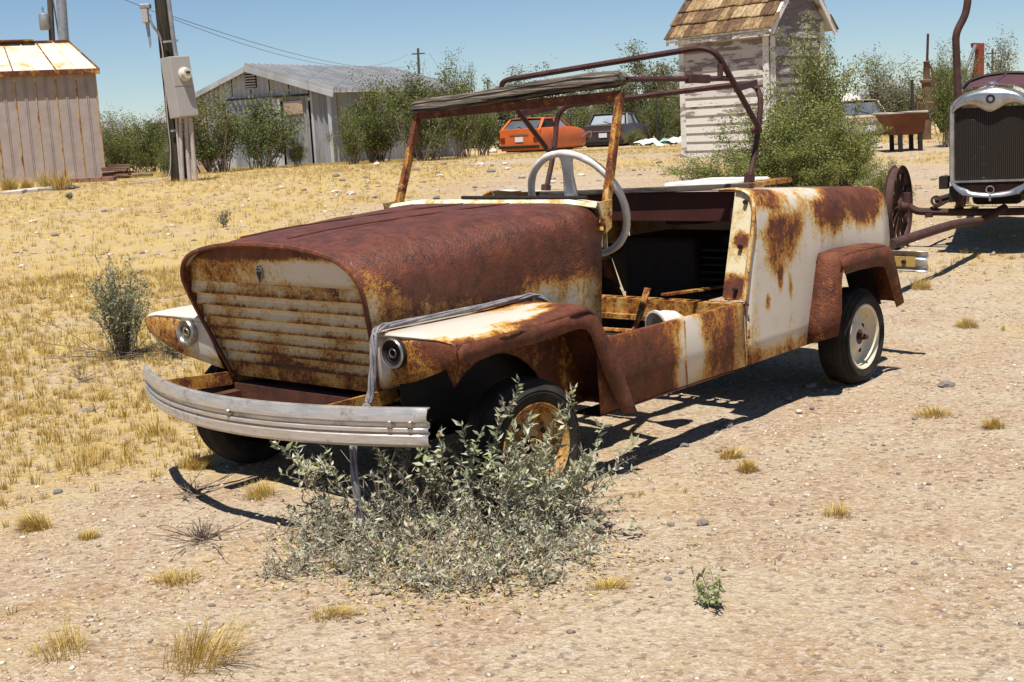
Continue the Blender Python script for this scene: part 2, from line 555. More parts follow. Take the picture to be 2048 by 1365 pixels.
M['wood_black'] = wood('blackened_wood', (.12, .10, .085), (.015, .012, .010), 5, 60, 70)

# ------------------------------------------------------------------ the rusty microcar (car axes: x to the near side, y to the back)
OX, OY, YAW = -.4472, 3.8007, math.radians(40.888)
car = thing('microcar', 'rusty cream and brown open microcar with white steering wheel, in the foreground', 'car', (OX, OY, 0), -YAW)

# hood
Fp = [(0, -.368, .755), (.1, -.366, .753), (.2, -.362, .744), (.29, -.356, .726), (.34, -.350, .703), (.370, -.342, .67), (.381, -.331, .63), (.368, -.305, .55), (.345, -.27, .45), (.321, -.238, .357)]
Rp = [(0, .6, .793), (.13, .6, .793), (.26, .6, .793), (.355, .6, .789), (.414, .6, .776), (.444, .6, .748), (.455, .6, .695), (.452, .6, .60), (.446, .6, .5), (.44, .6, .36)]
Fs = crom(Fp, 4); Rs = crom(Rp, 4)
rows = []
for t in (0, .012, .03, .06, .1, .15, .22, .3, .4, .5, .6, .7, .8, .9, 1):
    e = 1 - (1 - t) ** 3.2
    half = []
    for k, (a, b) in enumerate(zip(Fs, Rs)):
        u = min(1, k / 20.)
        ez = e * (1 - u) + t * u
        x = a.x + (b.x - a.x) * t; y = a.y + (b.y - a.y) * t; z = a.z + (b.z - a.z) * ez
        if 0 < t < 1:
            z += .009 * (vnoise(x * 9 + 30, y * 9, 5) - .5) * (1 - u); x += .010 * (vnoise(y * 9, z * 9, 6) - .5) * u
        half.append((float(x), y, float(z)))
    rows.append([(-x, y, z) for x, y, z in half[:0:-1]] + half)
hood = obj('hood', MB().grid(rows), M['hood'], car, smooth=True, solid=.004, angle=70)
for sx in (-.10, .10):
    b = MB(); b.tube([(sx, y, float(np.interp(y, [-.33, -.16, 0, .2, .4, .6], [.7715, .7835, .787, .7915, .794, .793])) - .001) for y in np.linspace(-.33, .597, 14)], .0025, 5)
    obj('hood_seam', b, M['flange'], hood)
lipp = [(-v.x, v.y, v.z) for v in Fs[:0:-1]] + [tuple(v) for v in Fs]
obj('hood_lip', MB().tube(lipp, .0075, 6), M['lip'], hood, smooth=True)

def lipx(z): return float(np.interp(z, [.357, .45, .55, .63, .67, .703, .726, .744, .753], [.321, .345, .368, .381, .37, .34, .29, .2, .1])) - .004
def facey(z): return float(np.interp(z, [.357, .45, .55, .63, .755], [-.238, -.27, -.305, -.331, -.366])) + .026
gr = obj('grille_panel', MB().grid([[(x * lipx(z), facey(z) - .004 * (1 - x * x), z) for x in np.linspace(-1, 1, 17)] for z in (.64, .66, .68, .70, .72, .735, .746, .752)]), M['panel'], car, smooth=True, solid=-.003)
nsl = 7; z0, z1 = .640, .388
for i in range(nsl):
    za = z0 - (z0 - z1) / nsl * i; zb = z0 - (z0 - z1) / nsl * (i + 1)
    rws = []
    for z, dy in ((za + .001, .001), ((za + zb) / 2, -.006), (zb + .006, -.0145), (zb + .002, -.0165), (zb + .0005, -.0145), (zb, .002)):
        rws.append([(x * lipx(z), facey(z) + dy - .004 * (1 - x * x) + .0015 * math.sin(9 * x + i * 2.1), z) for x in np.linspace(-1, 1, 13)])
    obj('grille_slat', MB().grid(rws), M['slat'], gr, solid=-.002)
obj('grille_bottom_strip', MB().grid([[(x * lipx(z), facey(z) - .004 + d, z) for x in np.linspace(-1, 1, 9)] for z, d in ((.387, 0), (.36, -.008), (.345, -.006))]), M['brown'], gr, solid=-.003)
# badge with its lettering
by = facey(.675) - .0095
bd = obj('badge', MB().prism([(-.046, by, .7025), (-.016, by - .001, .7025), (-.0185, by, .672), (-.034, by + .003, .643), (-.0375, by + .003, .643), (-.045, by, .672)], (0, -.0022, 0)), dirt_mat('badge_enamel', (.028, .026, .030), (.012, .01, .012), .35, .2), car)
obj('badge_rim', MB().tube([(-.046, by - .0025, .7025), (-.016, by - .0035, .7025), (-.0185, by - .0025, .672), (-.034, by + .0005, .643), (-.0375, by + .0005, .643), (-.045, by - .0025, .672)], .0008, 5, closed=True), M['chrome'], bd)
def lettering(txt, size, loc, rot, mat, parent, shear=0., name='lettering'):
    cu = bpy.data.curves.new('lettering', 'FONT'); cu.body = txt; cu.size = size; cu.align_x = 'CENTER'; cu.extrude = size * .03; cu.shear = shear
    t = bpy.data.objects.new('tmp', cu); COL.objects.link(t)
    bpy.context.view_layer.update()
    me = bpy.data.meshes.new_from_object(t.evaluated_get(bpy.context.evaluated_depsgraph_get()))
    bpy.data.objects.remove(t)
    o = link(name, me, mat, parent); o.location = loc; o.rotation_euler = rot
    return o
M['silver'] = dirt_mat('silver_letters', (.62, .62, .64), (.4, .4, .42), .4, .6)
lettering('King', .0150, (-.0315, by - .0036, .6845), (PI / 2, 0, 0), M['silver'], bd, .3)
lettering('MIDGET', .0058, (-.0325, by - .0034, .6765), (PI / 2, 0, 0), M['silver'], bd)

# cowl, dash, firewall
cw = obj('cowl', MB().grid([[(x, y, z + (.002 if abs(x) < .4 else -.010)) for x in np.linspace(-.448, .448, 9)] for y, z in ((.585, .789), (.60, .801), (.635, .801), (.64, .78), (.64, .66))]), rust_mat('cowl_rust', paint=(.66, .58, .44), c=-.06, nscale=10, amp=.7), car, solid=.004)
obj('wiper_rod', MB().tube([(-.12, .607, .8105), (.1, .606, .8085), (.40, .607, .8075)], .006, 7), M['black'], cw)
obj('firewall', MB().box((0, .46, .49), (.86, .006, .52)), M['darkrust'], car)

# front fenders
for s in (1, -1):
    prof = crom([(0, -.285, .512), (0, -.272, .526), (0, -.1, .529), (0, .1, .531), (0, .225, .537), (0, .268, .530), (0, .300, .500), (0, .36, .40), (0, .467, .204)], 4)
    fr = obj('front_fender', MB().grid([[(s * x, p.y, p.z + dz - (.010 * vnoise(p.y * 9, x * 30, 3) if x > .6 and p.y < .1 else 0)) for x, dz in ((float(np.interp(p.y, [-.285, .3], [.352, .41])), 0), (.50, .002), (.60, .001), (.642, -.002), (.655, -.008), (.66, -.018))] for p in prof]), M['fender'], car, smooth=True, solid=.003 * s, angle=60)
    inner = [(-.283, .458), (-.1, .466), (.1, .470), (.20, .478), (.236, .470), (.262, .44), (.32, .33), (.395, .200)]
    inner = crom([(0, a, b) for a, b in inner], 4)
    outer = [p + Vector((0, 0, -.016)) for p in prof]
    def res(pl, N):
        L = [0]
        for a, b in zip(pl, pl[1:]): L.append(L[-1] + (b - a).length)
        return [Vector((0, float(np.interp(t, L, [p.y for p in pl])), float(np.interp(t, L, [p.z for p in pl])))) for t in np.linspace(0, L[-1], N)]
    ro, ri = res(outer, 30), res(inner, 30)
    obj('fender_flange', MB().grid([[(s * (.661 + .004 * math.sin(a.y * 21)), a.y, a.z), (s * (.662 + .004 * math.sin(a.y * 21)), (a.y + b.y) / 2, (a.z + b.z) / 2), (s * (.659 + .006 * math.sin(a.y * 25 + 1)), b.y, b.z)] for a, b in zip(ro, ri)]), M['flange'], fr, smooth=True, solid=.003, angle=60)
    low = crom([(s * .336, -.283, .366), (s * .40, -.285, .383), (s * .50, -.287, .405), (s * .60, -.286, .440), (s * .658, -.284, .468)], 4)
    pf = obj('fender_front_panel', MB().grid([[(p.x + s * .030 * k / 5 * (1 - j / 16) ** 2, p.y - .006 * math.sin(3.1 * k / 5) + (.034 - .030 * k / 5) * (1 - j / 16) ** 2, p.z + (.520 - p.z) * k / 5) for k in range(6)] for j, p in enumerate(low)]), M['fender_front'], fr, smooth=True, solid=.003 * s)
    # headlamp: chrome ring round an empty bowl
    T = Matrix.Translation((s * .444, -.288, .477)) @ Matrix.Rotation(PI / 2, 4, 'X')
    hl = obj('headlight', MB().lathe([(.040, -.002), (.042, .006), (.040, .014), (.035, .016), (.031, .012), (.029, .004)], 36, T), M['chrome'] if s < 0 else M['black'], fr, smooth=True)
    obj('headlight_trim', MB().lathe([(.0405, .0135), (.038, .0185), (.0345, .0165)], 36, T), M['chrome'], hl, smooth=True)
    obj('headlight_bowl', MB().lathe([(.033, .010), (.024, .0105), (.0235, .007), (.016, .006), (.0155, .011), (.009, .012), (.008, .003), (.0005, .002)], 30, T), M['lens'] if s < 0 else M['black'], hl, smooth=True)
    obj('headlight_socket', MB().lathe([(.013, .009), (.0115, .0125), (.009, .011), (.0085, .006)], 24, T), M['chrome'], hl, smooth=True)
    # inner splash plate with wheel arch
    poly = [(s * .50, .455, .215), (s * .50, .30, .215)] + [(s * .50, .02 + .24 * math.cos(a), .175 + .25 * math.sin(a)) for a in np.linspace(.15, 2.3, 12)] + [(s * .50, -.2, .50), (s * .50, .24, .515), (s * .50, .30, .48)]
    obj('splash_plate', MB().prism(poly, (s * .003, 0, 0)), M['splash'], fr)

for s in (1, -1):
    obj('inner_fender', MB().prism([(s * .395, -.235, .30), (s * .395, -.235, .52), (s * .42, .46, .52), (s * .42, .46, .215), (s * .405, .02, .215)], (s * .004, 0, 0)), M['black'], car)
obj('floor_pan', MB().box((0, .30, .212), (.82, .94, .004)), M['black'], car)
# sill panels
for s in (1, -1):
    b = MB(); N = 12
    b.grid([[(s * (.62 + .004 * math.sin(y * 6)), y, .204), (s * (.622 + .003 * math.sin(y * 8 + 1)), y, .31), (s * .62, y, .408), (s * .615, y, .418), (s * .596, y, .418), (s * .595, y, .40)] for y in np.linspace(.335, 1.153, N)])
    sl = obj('sill_panel', b, M['sill'], car, smooth=True, solid=.003, angle=30)
    obj('sill_seam', MB().bar((s * .624, .79, .206), (s * .624, .785, .412), .003, .004), M['brown'], sl)
    obj('sill_foot', MB().grid([[(s * .62, y, z), (s * .52, y, z - .0)] for y, z in ((.335, .2005), (1.153, .2005))]), M['darkrust'], sl, solid=.003)

# rear body shell
def zt(y): return .790 - .060 * (y - 1.2) / 1.05
def yf(z): return 1.15 if z < .42 else 1.15 + .095 * min(1, (z - .42) / .34)
for s in (1, -1):
    rws = []
    for y in (1.15, 1.2, 1.3, 1.4, 1.5, 1.6, 1.66, 1.7, 1.8, 1.9, 2.0, 2.1, 2.2, 2.262):
        t = zt(max(y, 1.2)); zl = .204 if y < 1.62 else .43
        row = []
        for x, z in ((.620, zl), (.622, zl + .08), (.623, .52), (.620, .60), (.616, t - .10), (.611, t - .06), (.598, t - .030), (.578, t - .012), (.552, t - .003), (.50, t), (.44, t - .004)):
            yy = y
            if y <= 1.2: yy = yf(z) + (y - 1.15)
            dn = .012 * (vnoise(y * 6, z * 6, 9) - .5) + .006 * (vnoise(y * 15, z * 13, 19) - .5)
            row.append((s * (x + float(dn)), yy, z))
        rws.append(row)
    rb = obj('rear_quarter', MB().grid(rws), M['rear'], car, smooth=True, solid=.004 * s, angle=60)
    path = [(s * .622, yf(z) - .001, z) for z in (.425, .5, .6, .68)] + [(s * .615, yf(.73), .73), (s * .60, yf(.76), .762), (s * .575, yf(.78), .779), (s * .545, yf(.79), .786)]
    obj('edge_bead', MB().tube(crom(path, 5), .0085, 6), M['bead'], rb, smooth=True)
    jp = [(.535, .43), (.618, .43), (.621, .6), (.612, .72), (.595, .757), (.57, .775), (.54, .783)]
    obj('door_jamb', MB().prism([(s * x, yf(z) + .004, z) for x, z in jp], (0, .006, 0)), M['jamb'], rb)
    for z in (.46, .60, .745):
        obj('hinge_bolt', MB().lathe([(.0005, -.012), (.007, -.012), (.008, -.004), (.008, .0)], 10, Matrix.Translation((s * .585, yf(z), z)) @ Matrix.Rotation(-PI / 2, 4, 'X')), M['black'], rb)
    obj('body_seam', MB().bar((s * .6255, 1.153, .206), (s * .6255, 1.153, .42), .003, .005), M['brown'], rb)
for (yy, zz) in [(1.166, z) for z in (.24, .30, .36, .41)] + [(1.655, z) for z in (.50,)] + [(1.60 + .02 * k, .24 + .07 * k) for k in range(4)]:
    obj('rivet', MB().lathe([(.0005, .004), (.004, .003), (.0065, .0)], 8, Matrix.Translation((.6265, yy, zz)) @ Matrix.Rotation(PI / 2, 4, 'Y')), M['darkrust'], car)
obj('deck', MB().grid([[(x, y, zt(y) - .012 - .020 * (y - 1.43)) for x in np.linspace(-.46, .46, 7)] for y in (1.445, 1.7, 2.0, 2.26)]), M['brown'], car, solid=.003)
obj('engine_cover', MB().box((.205, 1.68, .783), (.27, .34, .026)), M['white'], car, bevel=.012)
obj('deck_plate', MB().box((.455, 1.60, .787), (.05, .31, .018)), M['brown'], car, bevel=.003)
tp = [(-.62, .43), (.62, .43), (.62, .60), (.608, .67), (.59, .705), (.55, .728), (.3, .728), (-.3, .728), (-.55, .728), (-.59, .705), (-.608, .67), (-.62, .60)]
obj('tail_panel', MB().prism([(x, 2.258, z) for x, z in tp], (0, .004, 0)), M['rear'], car)
bk = obj('cockpit_bulkhead', MB().box((.03, 1.432, .715), (.96, .006, .105)), dirt_mat('bulkhead_red_rust', (.070, .016, .011), (.025, .008, .006), .7), car)
obj('wooden_rail', MB().bar((-.46, 1.425, .763), (.50, 1.425, .787), .035, .020), M['wood_black'], car, bevel=.003)

# rear fenders
for s in (1, -1):
    rf = obj('rear_fender', MB().grid([
        [(s * .622, 1.576, .207), (s * .672, 1.604, .222), (s * .715, 1.640, .236)],
        [(s * .622, 1.60, .30), (s * .676, 1.620, .31), (s * .722, 1.655, .32)],
        [(s * .622, 1.63, .41), (s * .668, 1.645, .42), (s * .716, 1.670, .43)],
        [(s * .622, 1.655, .505), (s * .672, 1.665, .503), (s * .72, 1.684, .50)],
        [(s * .622, 1.668, .528), (s * .672, 1.680, .527), (s * .712, 1.700, .520)],
        [(s * .622, 1.80, .532), (s * .672, 1.80, .532), (s * .712, 1.80, .524)],
        [(s * .622, 1.95, .530), (s * .672, 1.95, .530), (s * .712, 1.95, .522)],
        [(s * .622, 2.05, .526), (s * .672, 2.05, .526), (s * .712, 2.045, .518)],
        [(s * .622, 2.085, .500), (s * .672, 2.085, .500), (s * .714, 2.08, .490)],
        [(s * .622, 2.175, .290), (s * .672, 2.175, .290), (s * .716, 2.17, .285)]]), M['rear_fender'], car, smooth=True, solid=.003, angle=50)
    up = [(1.66, .495), (1.70, .518), (1.80, .522), (1.95, .520), (2.045, .516), (2.078, .49), (2.17, .285)]
    dn = [(1.70, .448), (1.715, .450), (1.80, .453), (1.93, .450), (2.005, .444), (2.03, .43), (2.128, .272)]
    obj('fender_flange', MB().grid([[(s * (.7155 + .002 * k), a[0], a[1]), (s * (.722 + .003 * math.sin(k * 2.2)), (a[0] + b_[0]) / 2, (a[1] + b_[1]) / 2), (s * .716, b_[0], b_[1])] for k, (a, b_) in enumerate(zip(up, dn))]), M['rear_fender'], rf, smooth=True, solid=.003)
    obj('wheel_well', MB().grid([[(s * .50, y, z), (s * .62, y, z)] for y, z in ((1.60, .21), (1.66, .50), (2.08, .50), (2.20, .27))]), M['black'], rf, solid=.003)

# wheels
def wheel(name_mat, x, y, s, steer=0., hubbed=True, r=.186):
    T = Matrix.Translation((s * x, y, r - .006)) @ Matrix.Rotation(steer, 4, 'Z') @ Matrix.Rotation(s * PI / 2, 4, 'Y')
    w_ = obj('wheel', MB().lathe([(.122, -.010), (.128, .006), (.122, .012), (.112, .006), (.108, -.02), (.100, -.030), (.060, -.026), (.045, -.012), (.030, -.010), (.030, -.05)], 40, T), name_mat, car, smooth=True)
    prof = [(.118, .004), (.130, .012), (.150, .016), (.165, .010), (.172, .002), (.1725, -.001), (.180, -.006), (.184, -.012), (.186, -.030), (.183, -.0315), (.183, -.035), (.1865, -.0365), (.187, -.053), (.184, -.0545), (.184, -.058), (.1865, -.0595), (.185, -.080), (.182, -.088), (.172, -.096), (.150, -.104), (.125, -.098), (.112, -.088)]
    ty = obj('tyre', MB().lathe(prof, 48, T), M['tyre'], w_, smooth=True, angle=30)
    obj('tyre_ridge', MB().tube([T @ Vector((.158 * math.cos(a), .158 * math.sin(a), .0145)) for a in np.linspace(0, 2 * PI, 48, endpoint=False)], .002, 4, closed=True), M['tyre'], ty)
    if hubbed:
        obj('axle_stub', MB().lathe([(.0005, .022), (.008, .022), (.009, .012), (.012, .010), (.013, -.02), (.02, -.03)], 12, T), M['darkrust'], w_, smooth=True)
        for k in range(4):
            a = k * PI / 2 + .5
            obj('lug_hole', MB().lathe([(.0005, -.0195), (.0085, -.0195), (.0095, -.0225)], 10, T @ Matrix.Translation((.066 * math.cos(a), .066 * math.sin(a), -.004))), M['black'], w_)
    return w_
wheel(M['rim_cream'], .655, 1.955, 1)
wheel(M['rim_cream'], .655, 1.955, -1)
tag(wheel(M['rim_rust'], .635, .02, 1, -.12), 'front wheel with rusty yellow rim behind the grey leafy bush')
wheel(M['rim_rust'], .600, .0, -1, -.10)

# windshield frame with wooden header
ws = obj('windshield_frame', MB().bar((-.433, .752, 1.090), (.433, .752, 1.112), .030, .030), M['lip'], car, bevel=.002)
for s, zo in ((1, .004), (-1, -.004)):
    b = MB(); b.bar((s * .456, .606, .70 + zo), (s * .437, .752, 1.112 + zo * 2), .026, .020, (s, 0, 0))
    obj('windshield_post', b, M['post'], ws, bevel=.002)
    obj('post_bracket', MB().prism([(s * .460, .575, .795), (s * .460, .645, .80), (s * .462, .635, .715), (s * .462, .605, .70)], (s * .008, 0, 0)), M['bead'], ws)
hd = []; gv = [1 - (.13 if q % 3 == 1 else .05 if q % 5 == 2 else 0) * rnd.uniform(.5, 1) for q in range(40)]; gv.append(gv[0])
for x in np.linspace(-.462, .462, 60):
    e = max(0, (abs(x) - .42) / .042); k = math.sqrt(max(.03, 1 - e * e)); zc = 1.140 + .022 * x / .46 + .004 * math.sin(x * 7)
    hd.append([(x, .752 + (.040 * gv[q]) * k * math.cos(a), zc + (.024 if math.sin(a) < 0 else .028) * gv[q] * k * math.copysign(abs(math.sin(a)) ** .6, math.sin(a)) + .0015 * math.sin(x * 31 + q)) for q, a in enumerate(np.linspace(0, 2 * PI, 41))])
obj('header_board', MB().grid(hd), M['wood_grey'], ws, smooth=True)

# folding top bows
tb = obj('top_bow', MB().tube(bent([(-.463, 1.468, .760), (-.464, 1.545, .94), (-.465, 1.575, 1.103), (.465, 1.575, 1.146), (.466, 1.54, .96), (.463, 1.468, .790)], .085, 8), .0105, 8), M['tube'], car, smooth=True)
obj('top_bow', MB().tube(bent([(-.482, 1.521, .935), (-.482, 1.225, 1.206), (.482, 1.225, 1.265), (.482, 1.521, .978)], .075, 8), .0105, 8), M['tube'], car, smooth=True)
for s in (1, -1):
    dz = .02 * s
    obj('bow_link', MB().bar((s * .486, 1.352, 1.10 + dz), (s * .455, 1.555, 1.123 + dz), .006, .022), M['tube'], car)
    obj('side_tube', MB().tube([(s * .452, .775, 1.150 + .5 * dz), (s * .478, 1.325, 1.137 + dz)], .009, 8), M['tube'], car)
    obj('tube_clamp', MB().bar((s * .472, 1.08, 1.143 + .8 * dz), (s * .474, 1.20, 1.138 + .9 * dz), .026, .028), M['tube'], car, bevel=.004)
    obj('pivot_bolt', MB().lathe([(.0005, .012), (.012, .012), (.014, 0), (.012, -.02), (.0005, -.02)], 12, Matrix.Translation((s * .474, 1.521, .956 + dz)) @ Matrix.Rotation(s * PI / 2, 4, 'Y')), M['tube'], car)
    obj('bow_socket', MB().bar((s * .463, 1.468, .765 + .6 * dz), (s * .463, 1.478, .81 + .6 * dz), .026, .030), M['tube'], car)
obj('latch_pin', MB().tube([(.482, 1.27, 1.205), (.482, 1.265, 1.158)], .010, 8), M['tube'], car)

# steering wheel
swc = Vector((.178, .85, .768)); tilt = math.radians(24)
T = Matrix.Translation(swc) @ Matrix.Rotation(PI / 2 + tilt, 4, 'X')       # wheel plane: local x, local y(up), axis z towards the driver's front
ring = [T @ Vector((.188 * math.sin(a), .188 * math.cos(a), 0)) for a in np.linspace(0, 2 * PI, 64, endpoint=False)]
sw = obj('steering_wheel', MB().tube(ring, [.0125 + .0006 * math.sin(i * 1.57) for i in range(64)], 10, closed=True), M['white'], car, smooth=True)
for a0 in (.10, PI + .5):
    sp = []
    for r_, hw in ((.02, .030), (.06, .026), (.12, .020), (.165, .023), (.188, .032)):
        d = Vector((math.sin(a0), math.cos(a0), 0)); e = Vector((d.y, -d.x, 0))
        dep = .03 * (1 - r_ / .188)
        sp.append([T @ (d * r_ + e * hw * k + Vector((0, 0, dep - .005 * (1 - k * k)))) for k in (-1, -.5, 0, .5, 1)])
    obj('spoke', MB().grid(sp), M['white'], sw, smooth=True, solid=.010)
obj('wheel_hub', MB().lathe([(.0005, .0), (.03, .002), (.035, .02), (.035, .06), (.02, .08)], 20, T), M['white'], sw, smooth=True)
obj('steering_column', MB().tube([T @ Vector((0, 0, .07)), T @ Vector((0, 0, .42))], .016, 10), M['black'], car)

# front bumper (W-beam) and its irons
bs = []
for x in np.linspace(-.662, .636, 33):
    yb = -.520 + .42 * abs(x - .08 * 0 - .05) ** 2.0
    sec = [(.0, .367), (-.010, .364), (-.016, .345), (-.016, .333), (-.005, .326), (-.005, .318), (-.013, .314), (-.013, .306), (-.005, .302), (-.014, .296), (-.014, .275), (-.004, .266)]
    bs.append([(x, yb + .005 + d, z + .003 * math.sin(x * 2)) for d, z in sec])
fb = obj('front_bumper', MB().grid(bs), M['alu'], car, smooth=True, solid=.004, angle=35)
def bolt(x, z, parent, T=None):
    y = -.520 + .42 * abs(x - .05) ** 2 - .003
    ang = math.atan(.84 * (x - .05))
    R_ = Matrix.Translation((x, y, z)) @ Matrix.Rotation(ang, 4, 'Z') @ Matrix.Rotation(PI / 2, 4, 'X')
    obj('bumper_bolt', MB().lathe([(.0005, .012), (.006, .012), (.0075, .009), (.0075, .003), (.012, .003), (.012, -.004)], 12, R_), M['chrome'], parent)
bolt(.042, .330, fb); bolt(.545, .330, fb); bolt(.594, .330, fb)
for s in (1, -1):
    obj('bumper_iron', MB().bar((s * .36, -.455, .345), (s * .30, -.10, .33), .010, .040), M['brown'], car)
    ra = obj('chassis_rail', MB().bar((s * .29, -.36, .275), (s * .30, 2.2, .255), .04, .06), M['darkrust'], car)
obj('chassis_cross_member', MB().bar((-.30, -.22, .30), (.30, -.22, .30), .05, .05), M['darkrust'], car)
obj('front_axle', MB().tube([(-.56, .0, .19), (-.3, 0, .215), (.3, 0, .215), (.56, .02, .19)], .02, 8), M['black'], car)
obj('rear_axle', MB().tube([(-.60, 1.955, .18), (.60, 1.955, .18)], .022, 8), M['black'], car)
obj('radiator_shroud', MB().box((0, -.08, .45), (.58, .02, .26)), M['black'], car)

# cockpit: perforated cross member, pedals, brake drum, tube, seat rails
cm = MB(); zc = .388; yc0, yc1 = 1.295, 1.345
xs = np.arange(-.545, .60, .0515)
for i in range(len(xs) - 1):
    cx_ = (xs[i] + xs[i + 1]) / 2; cy_ = (yc0 + yc1) / 2
    outer = [(xs[i], yc0), (cx_, yc0), (xs[i + 1], yc0), (xs[i + 1], cy_), (xs[i + 1], yc1), (cx_, yc1), (xs[i], yc1), (xs[i], cy_)]
    inn = [(cx_ + .019 * math.cos(a), cy_ + .019 * math.sin(a)) for a in [-2.356 + k * PI / 4 for k in range(8)]]
    vs = [(x, y, zc) for x, y in outer] + [(x, y, zc) for x, y in inn]
    cm.add(vs, [(k, (k + 1) % 8, 8 + (k + 1) % 8, 8 + k) for k in range(8)])
cmo = obj('perforated_cross_member', cm, M['brown'], car, solid=.002)
obj('cross_member_web', MB().box((.01, 1.294, .356), (1.12, .004, .062)), M['brown'], cmo)
obj('cross_member_lower_bar', MB().box((.01, 1.282, .322), (1.12, .03, .018)), M['brown'], cmo)
obj('cross_member_bracket', MB().bar((.47, 1.27, .30), (.47, 1.288, .36), .025, .012), M['post'], cmo)
pd = obj('pedal', MB().bar((.300, .94, .300), (.305, .995, .375), .014, .010, (1, 0, 0)), M['brown'], car)
obj('pedal_arm', MB().bar((.305, .993, .370), (.31, 1.045, .468), .024, .006, (0, 1, 0)), M['brown'], pd)
dt = Matrix.Translation((.43, .915, .352)) @ Matrix.Rotation(-.35, 4, 'Z') @ Matrix.Rotation(-1.45, 4, 'X')
obj('brake_drum', MB().lathe([(.0005, .11), (.025, .105), (.045, .08), (.055, .045), (.058, .012), (.064, .010), (.065, 0), (.058, -.002), (.05, .02)], 28, dt), M['white'], car, smooth=True)
obj('torque_tube', MB().tube([(.56, .50, .335), (.50, .75, .33), (-.30, .95, .30)], .022, 10), dirt_mat('dusty_purple_tube', (.20, .12, .12), (.10, .06, .06), .5), car)
obj('drum_rod', MB().tube([(-.3, .93, .33), (.40, .94, .335)], .010, 8), M['brown'], car)
for (a, b_) in (((.18, 1.33, .402), (.30, 1.62, .405)), ((.44, 1.34, .395), (.52, 1.52, .40))):
    obj('seat_strap', MB().bar(a, b_, .03, .008), M['brown'], car)
# engine block in the dark bay
en = obj('engine', MB().box((-.05, 1.80, .45), (.34, .32, .26)), M['black'], car, bevel=.02)
for k in range(7):
    obj('cooling_fin', MB().box((.20, 1.78, .36 + k * .028), (.14, .22, .008)), M['black'], en)
obj('air_cleaner', MB().lathe([(.0005, .05), (.03, .05), (.10, .04), (.105, .0), (.10, -.03), (.0005, -.03)], 24, Matrix.Translation((.06, 1.72, .66))), M['black'], en, smooth=True)
obj('filler_cap', MB().lathe([(.0005, .012), (.014, .012), (.016, 0), (.016, -.02)], 14, Matrix.Translation((.06, 1.72, .715))), M['silver'], en, smooth=True)
obj('bay_floor', MB().box((0, 1.80, .215), (1.16, .78, .004)), M['black'], car)

# rear bumper
rbm = []
for x in np.linspace(-.70, .70, 25):
    yb = 2.50 - .10 * x * x
    rbm.append([(x, yb + d, z) for d, z in ((0, .452), (.012, .448), (.016, .430), (.005, .418), (.005, .402), (.016, .39), (.014, .372), (0, .366))])
rbo = obj('rear_bumper', MB().grid(rbm), M['alu'], car, smooth=True, solid=.003, angle=35)
obj('bumper_backing_bar', MB().bar((.28, 2.475, .41), (.655, 2.437, .41), .008, .040), rust_mat('backing_bar_rust', paint=(.5, .32, .08), c=.02, nscale=20, amp=.7), rbo)
for x in (.56, .61):
    obj('bumper_bolt', MB().lathe([(.0005, -.014), (.008, -.014), (.009, 0)], 10, Matrix.Translation((x, 2.435 + (.62 - x) * .1, .41)) @ Matrix.Rotation(-PI / 2, 4, 'X')), M['black'], rbo)
for s in (1, -1):
    obj('bumper_iron', MB().bar((s * .28, 2.18, .33), (s * .30, 2.47, .41), .010, .04), M['brown'], car)

# ------------------------------------------------------------------ cable draped over the car
CARM = Matrix.Translation((OX, OY, 0)) @ Matrix.Rotation(-YAW, 4, 'Z')
cb = thing('cable', 'grey multi-strand cable draped over the front fender and hanging past the grille', 'cable', (0, 0, 0))
cpath = crom([(.452, .365, .470), (.440, .335, .525), (.432, .29, .548), (.43, .22, .549), (.425, .06, .546), (.415, -.12, .544), (.402, -.24, .543), (.398, -.288, .541), (.400, -.318, .524), (.403, -.328, .47), (.398, -.335, .41), (.390, -.345, .355), (.392, -.40, .29), (.405, -.425, .20), (.412, -.425, .10), (.416, -.415, .012), (.42, -.36, .010)], 6)
cpath = [CARM @ p for p in cpath]
mcab = dirt_mat('grey_cable_sheath', (.27, .25, .26), (.10, .09, .10), .5, 0, 30, .2, 150)
for k in range(4):
    pts = []
    for i, p in enumerate(cpath):
        t = (cpath[min(i + 1, len(cpath) - 1)] - cpath[max(i - 1, 0)]).normalized()
        a = Vector((0, 0, 1)) if abs(t.z) < .8 else Vector((CARM.to_3x3() @ Vector((0, 1, 0))))
        sx = t.cross(a).normalized(); ph = i * .22 + k * PI / 2
        pts.append(p + sx * (.0085 * math.cos(ph)) + sx.cross(t) * (.004 * math.sin(ph)))
    obj('strand', MB().tube(pts, .0042, 6), mcab, cb, smooth=True)
# ------------------------------------------------------------------ old car with bare radiator, on the right
oc_hub = at(1791, 417, 8.25)
oc_c = at(1988, 430, 8.06); OR = -.44
g0 = gz(oc_c.x, oc_c.y)
oc = thing('vintage_car', 'dark rusty vintage car with bare chrome radiator shell and spoked wheels at the right edge', 'car', (oc_c.x, 8.06, g0), OR)
def ol(px, py, D):
    p = at(px, py, D)
    return Matrix.Rotation(-OR, 4, 'Z') @ (p - Vector((oc_c.x, 8.06, g0)))
M['oldred'] = dirt_mat('faded_maroon_paint', (.115, .040, .036), (.045, .018, .018), .5, 0, 7, .3, 90)
M['chromeshell'] = dirt_mat('tarnished_nickel', (.55, .54, .54), (.30, .28, .27), .28, .85, 10, .1, 60)
M['iron'] = dirt_mat('rusty_iron', (.085, .038, .030), (.030, .014, .012), .75, 0, 20, .4, 140)
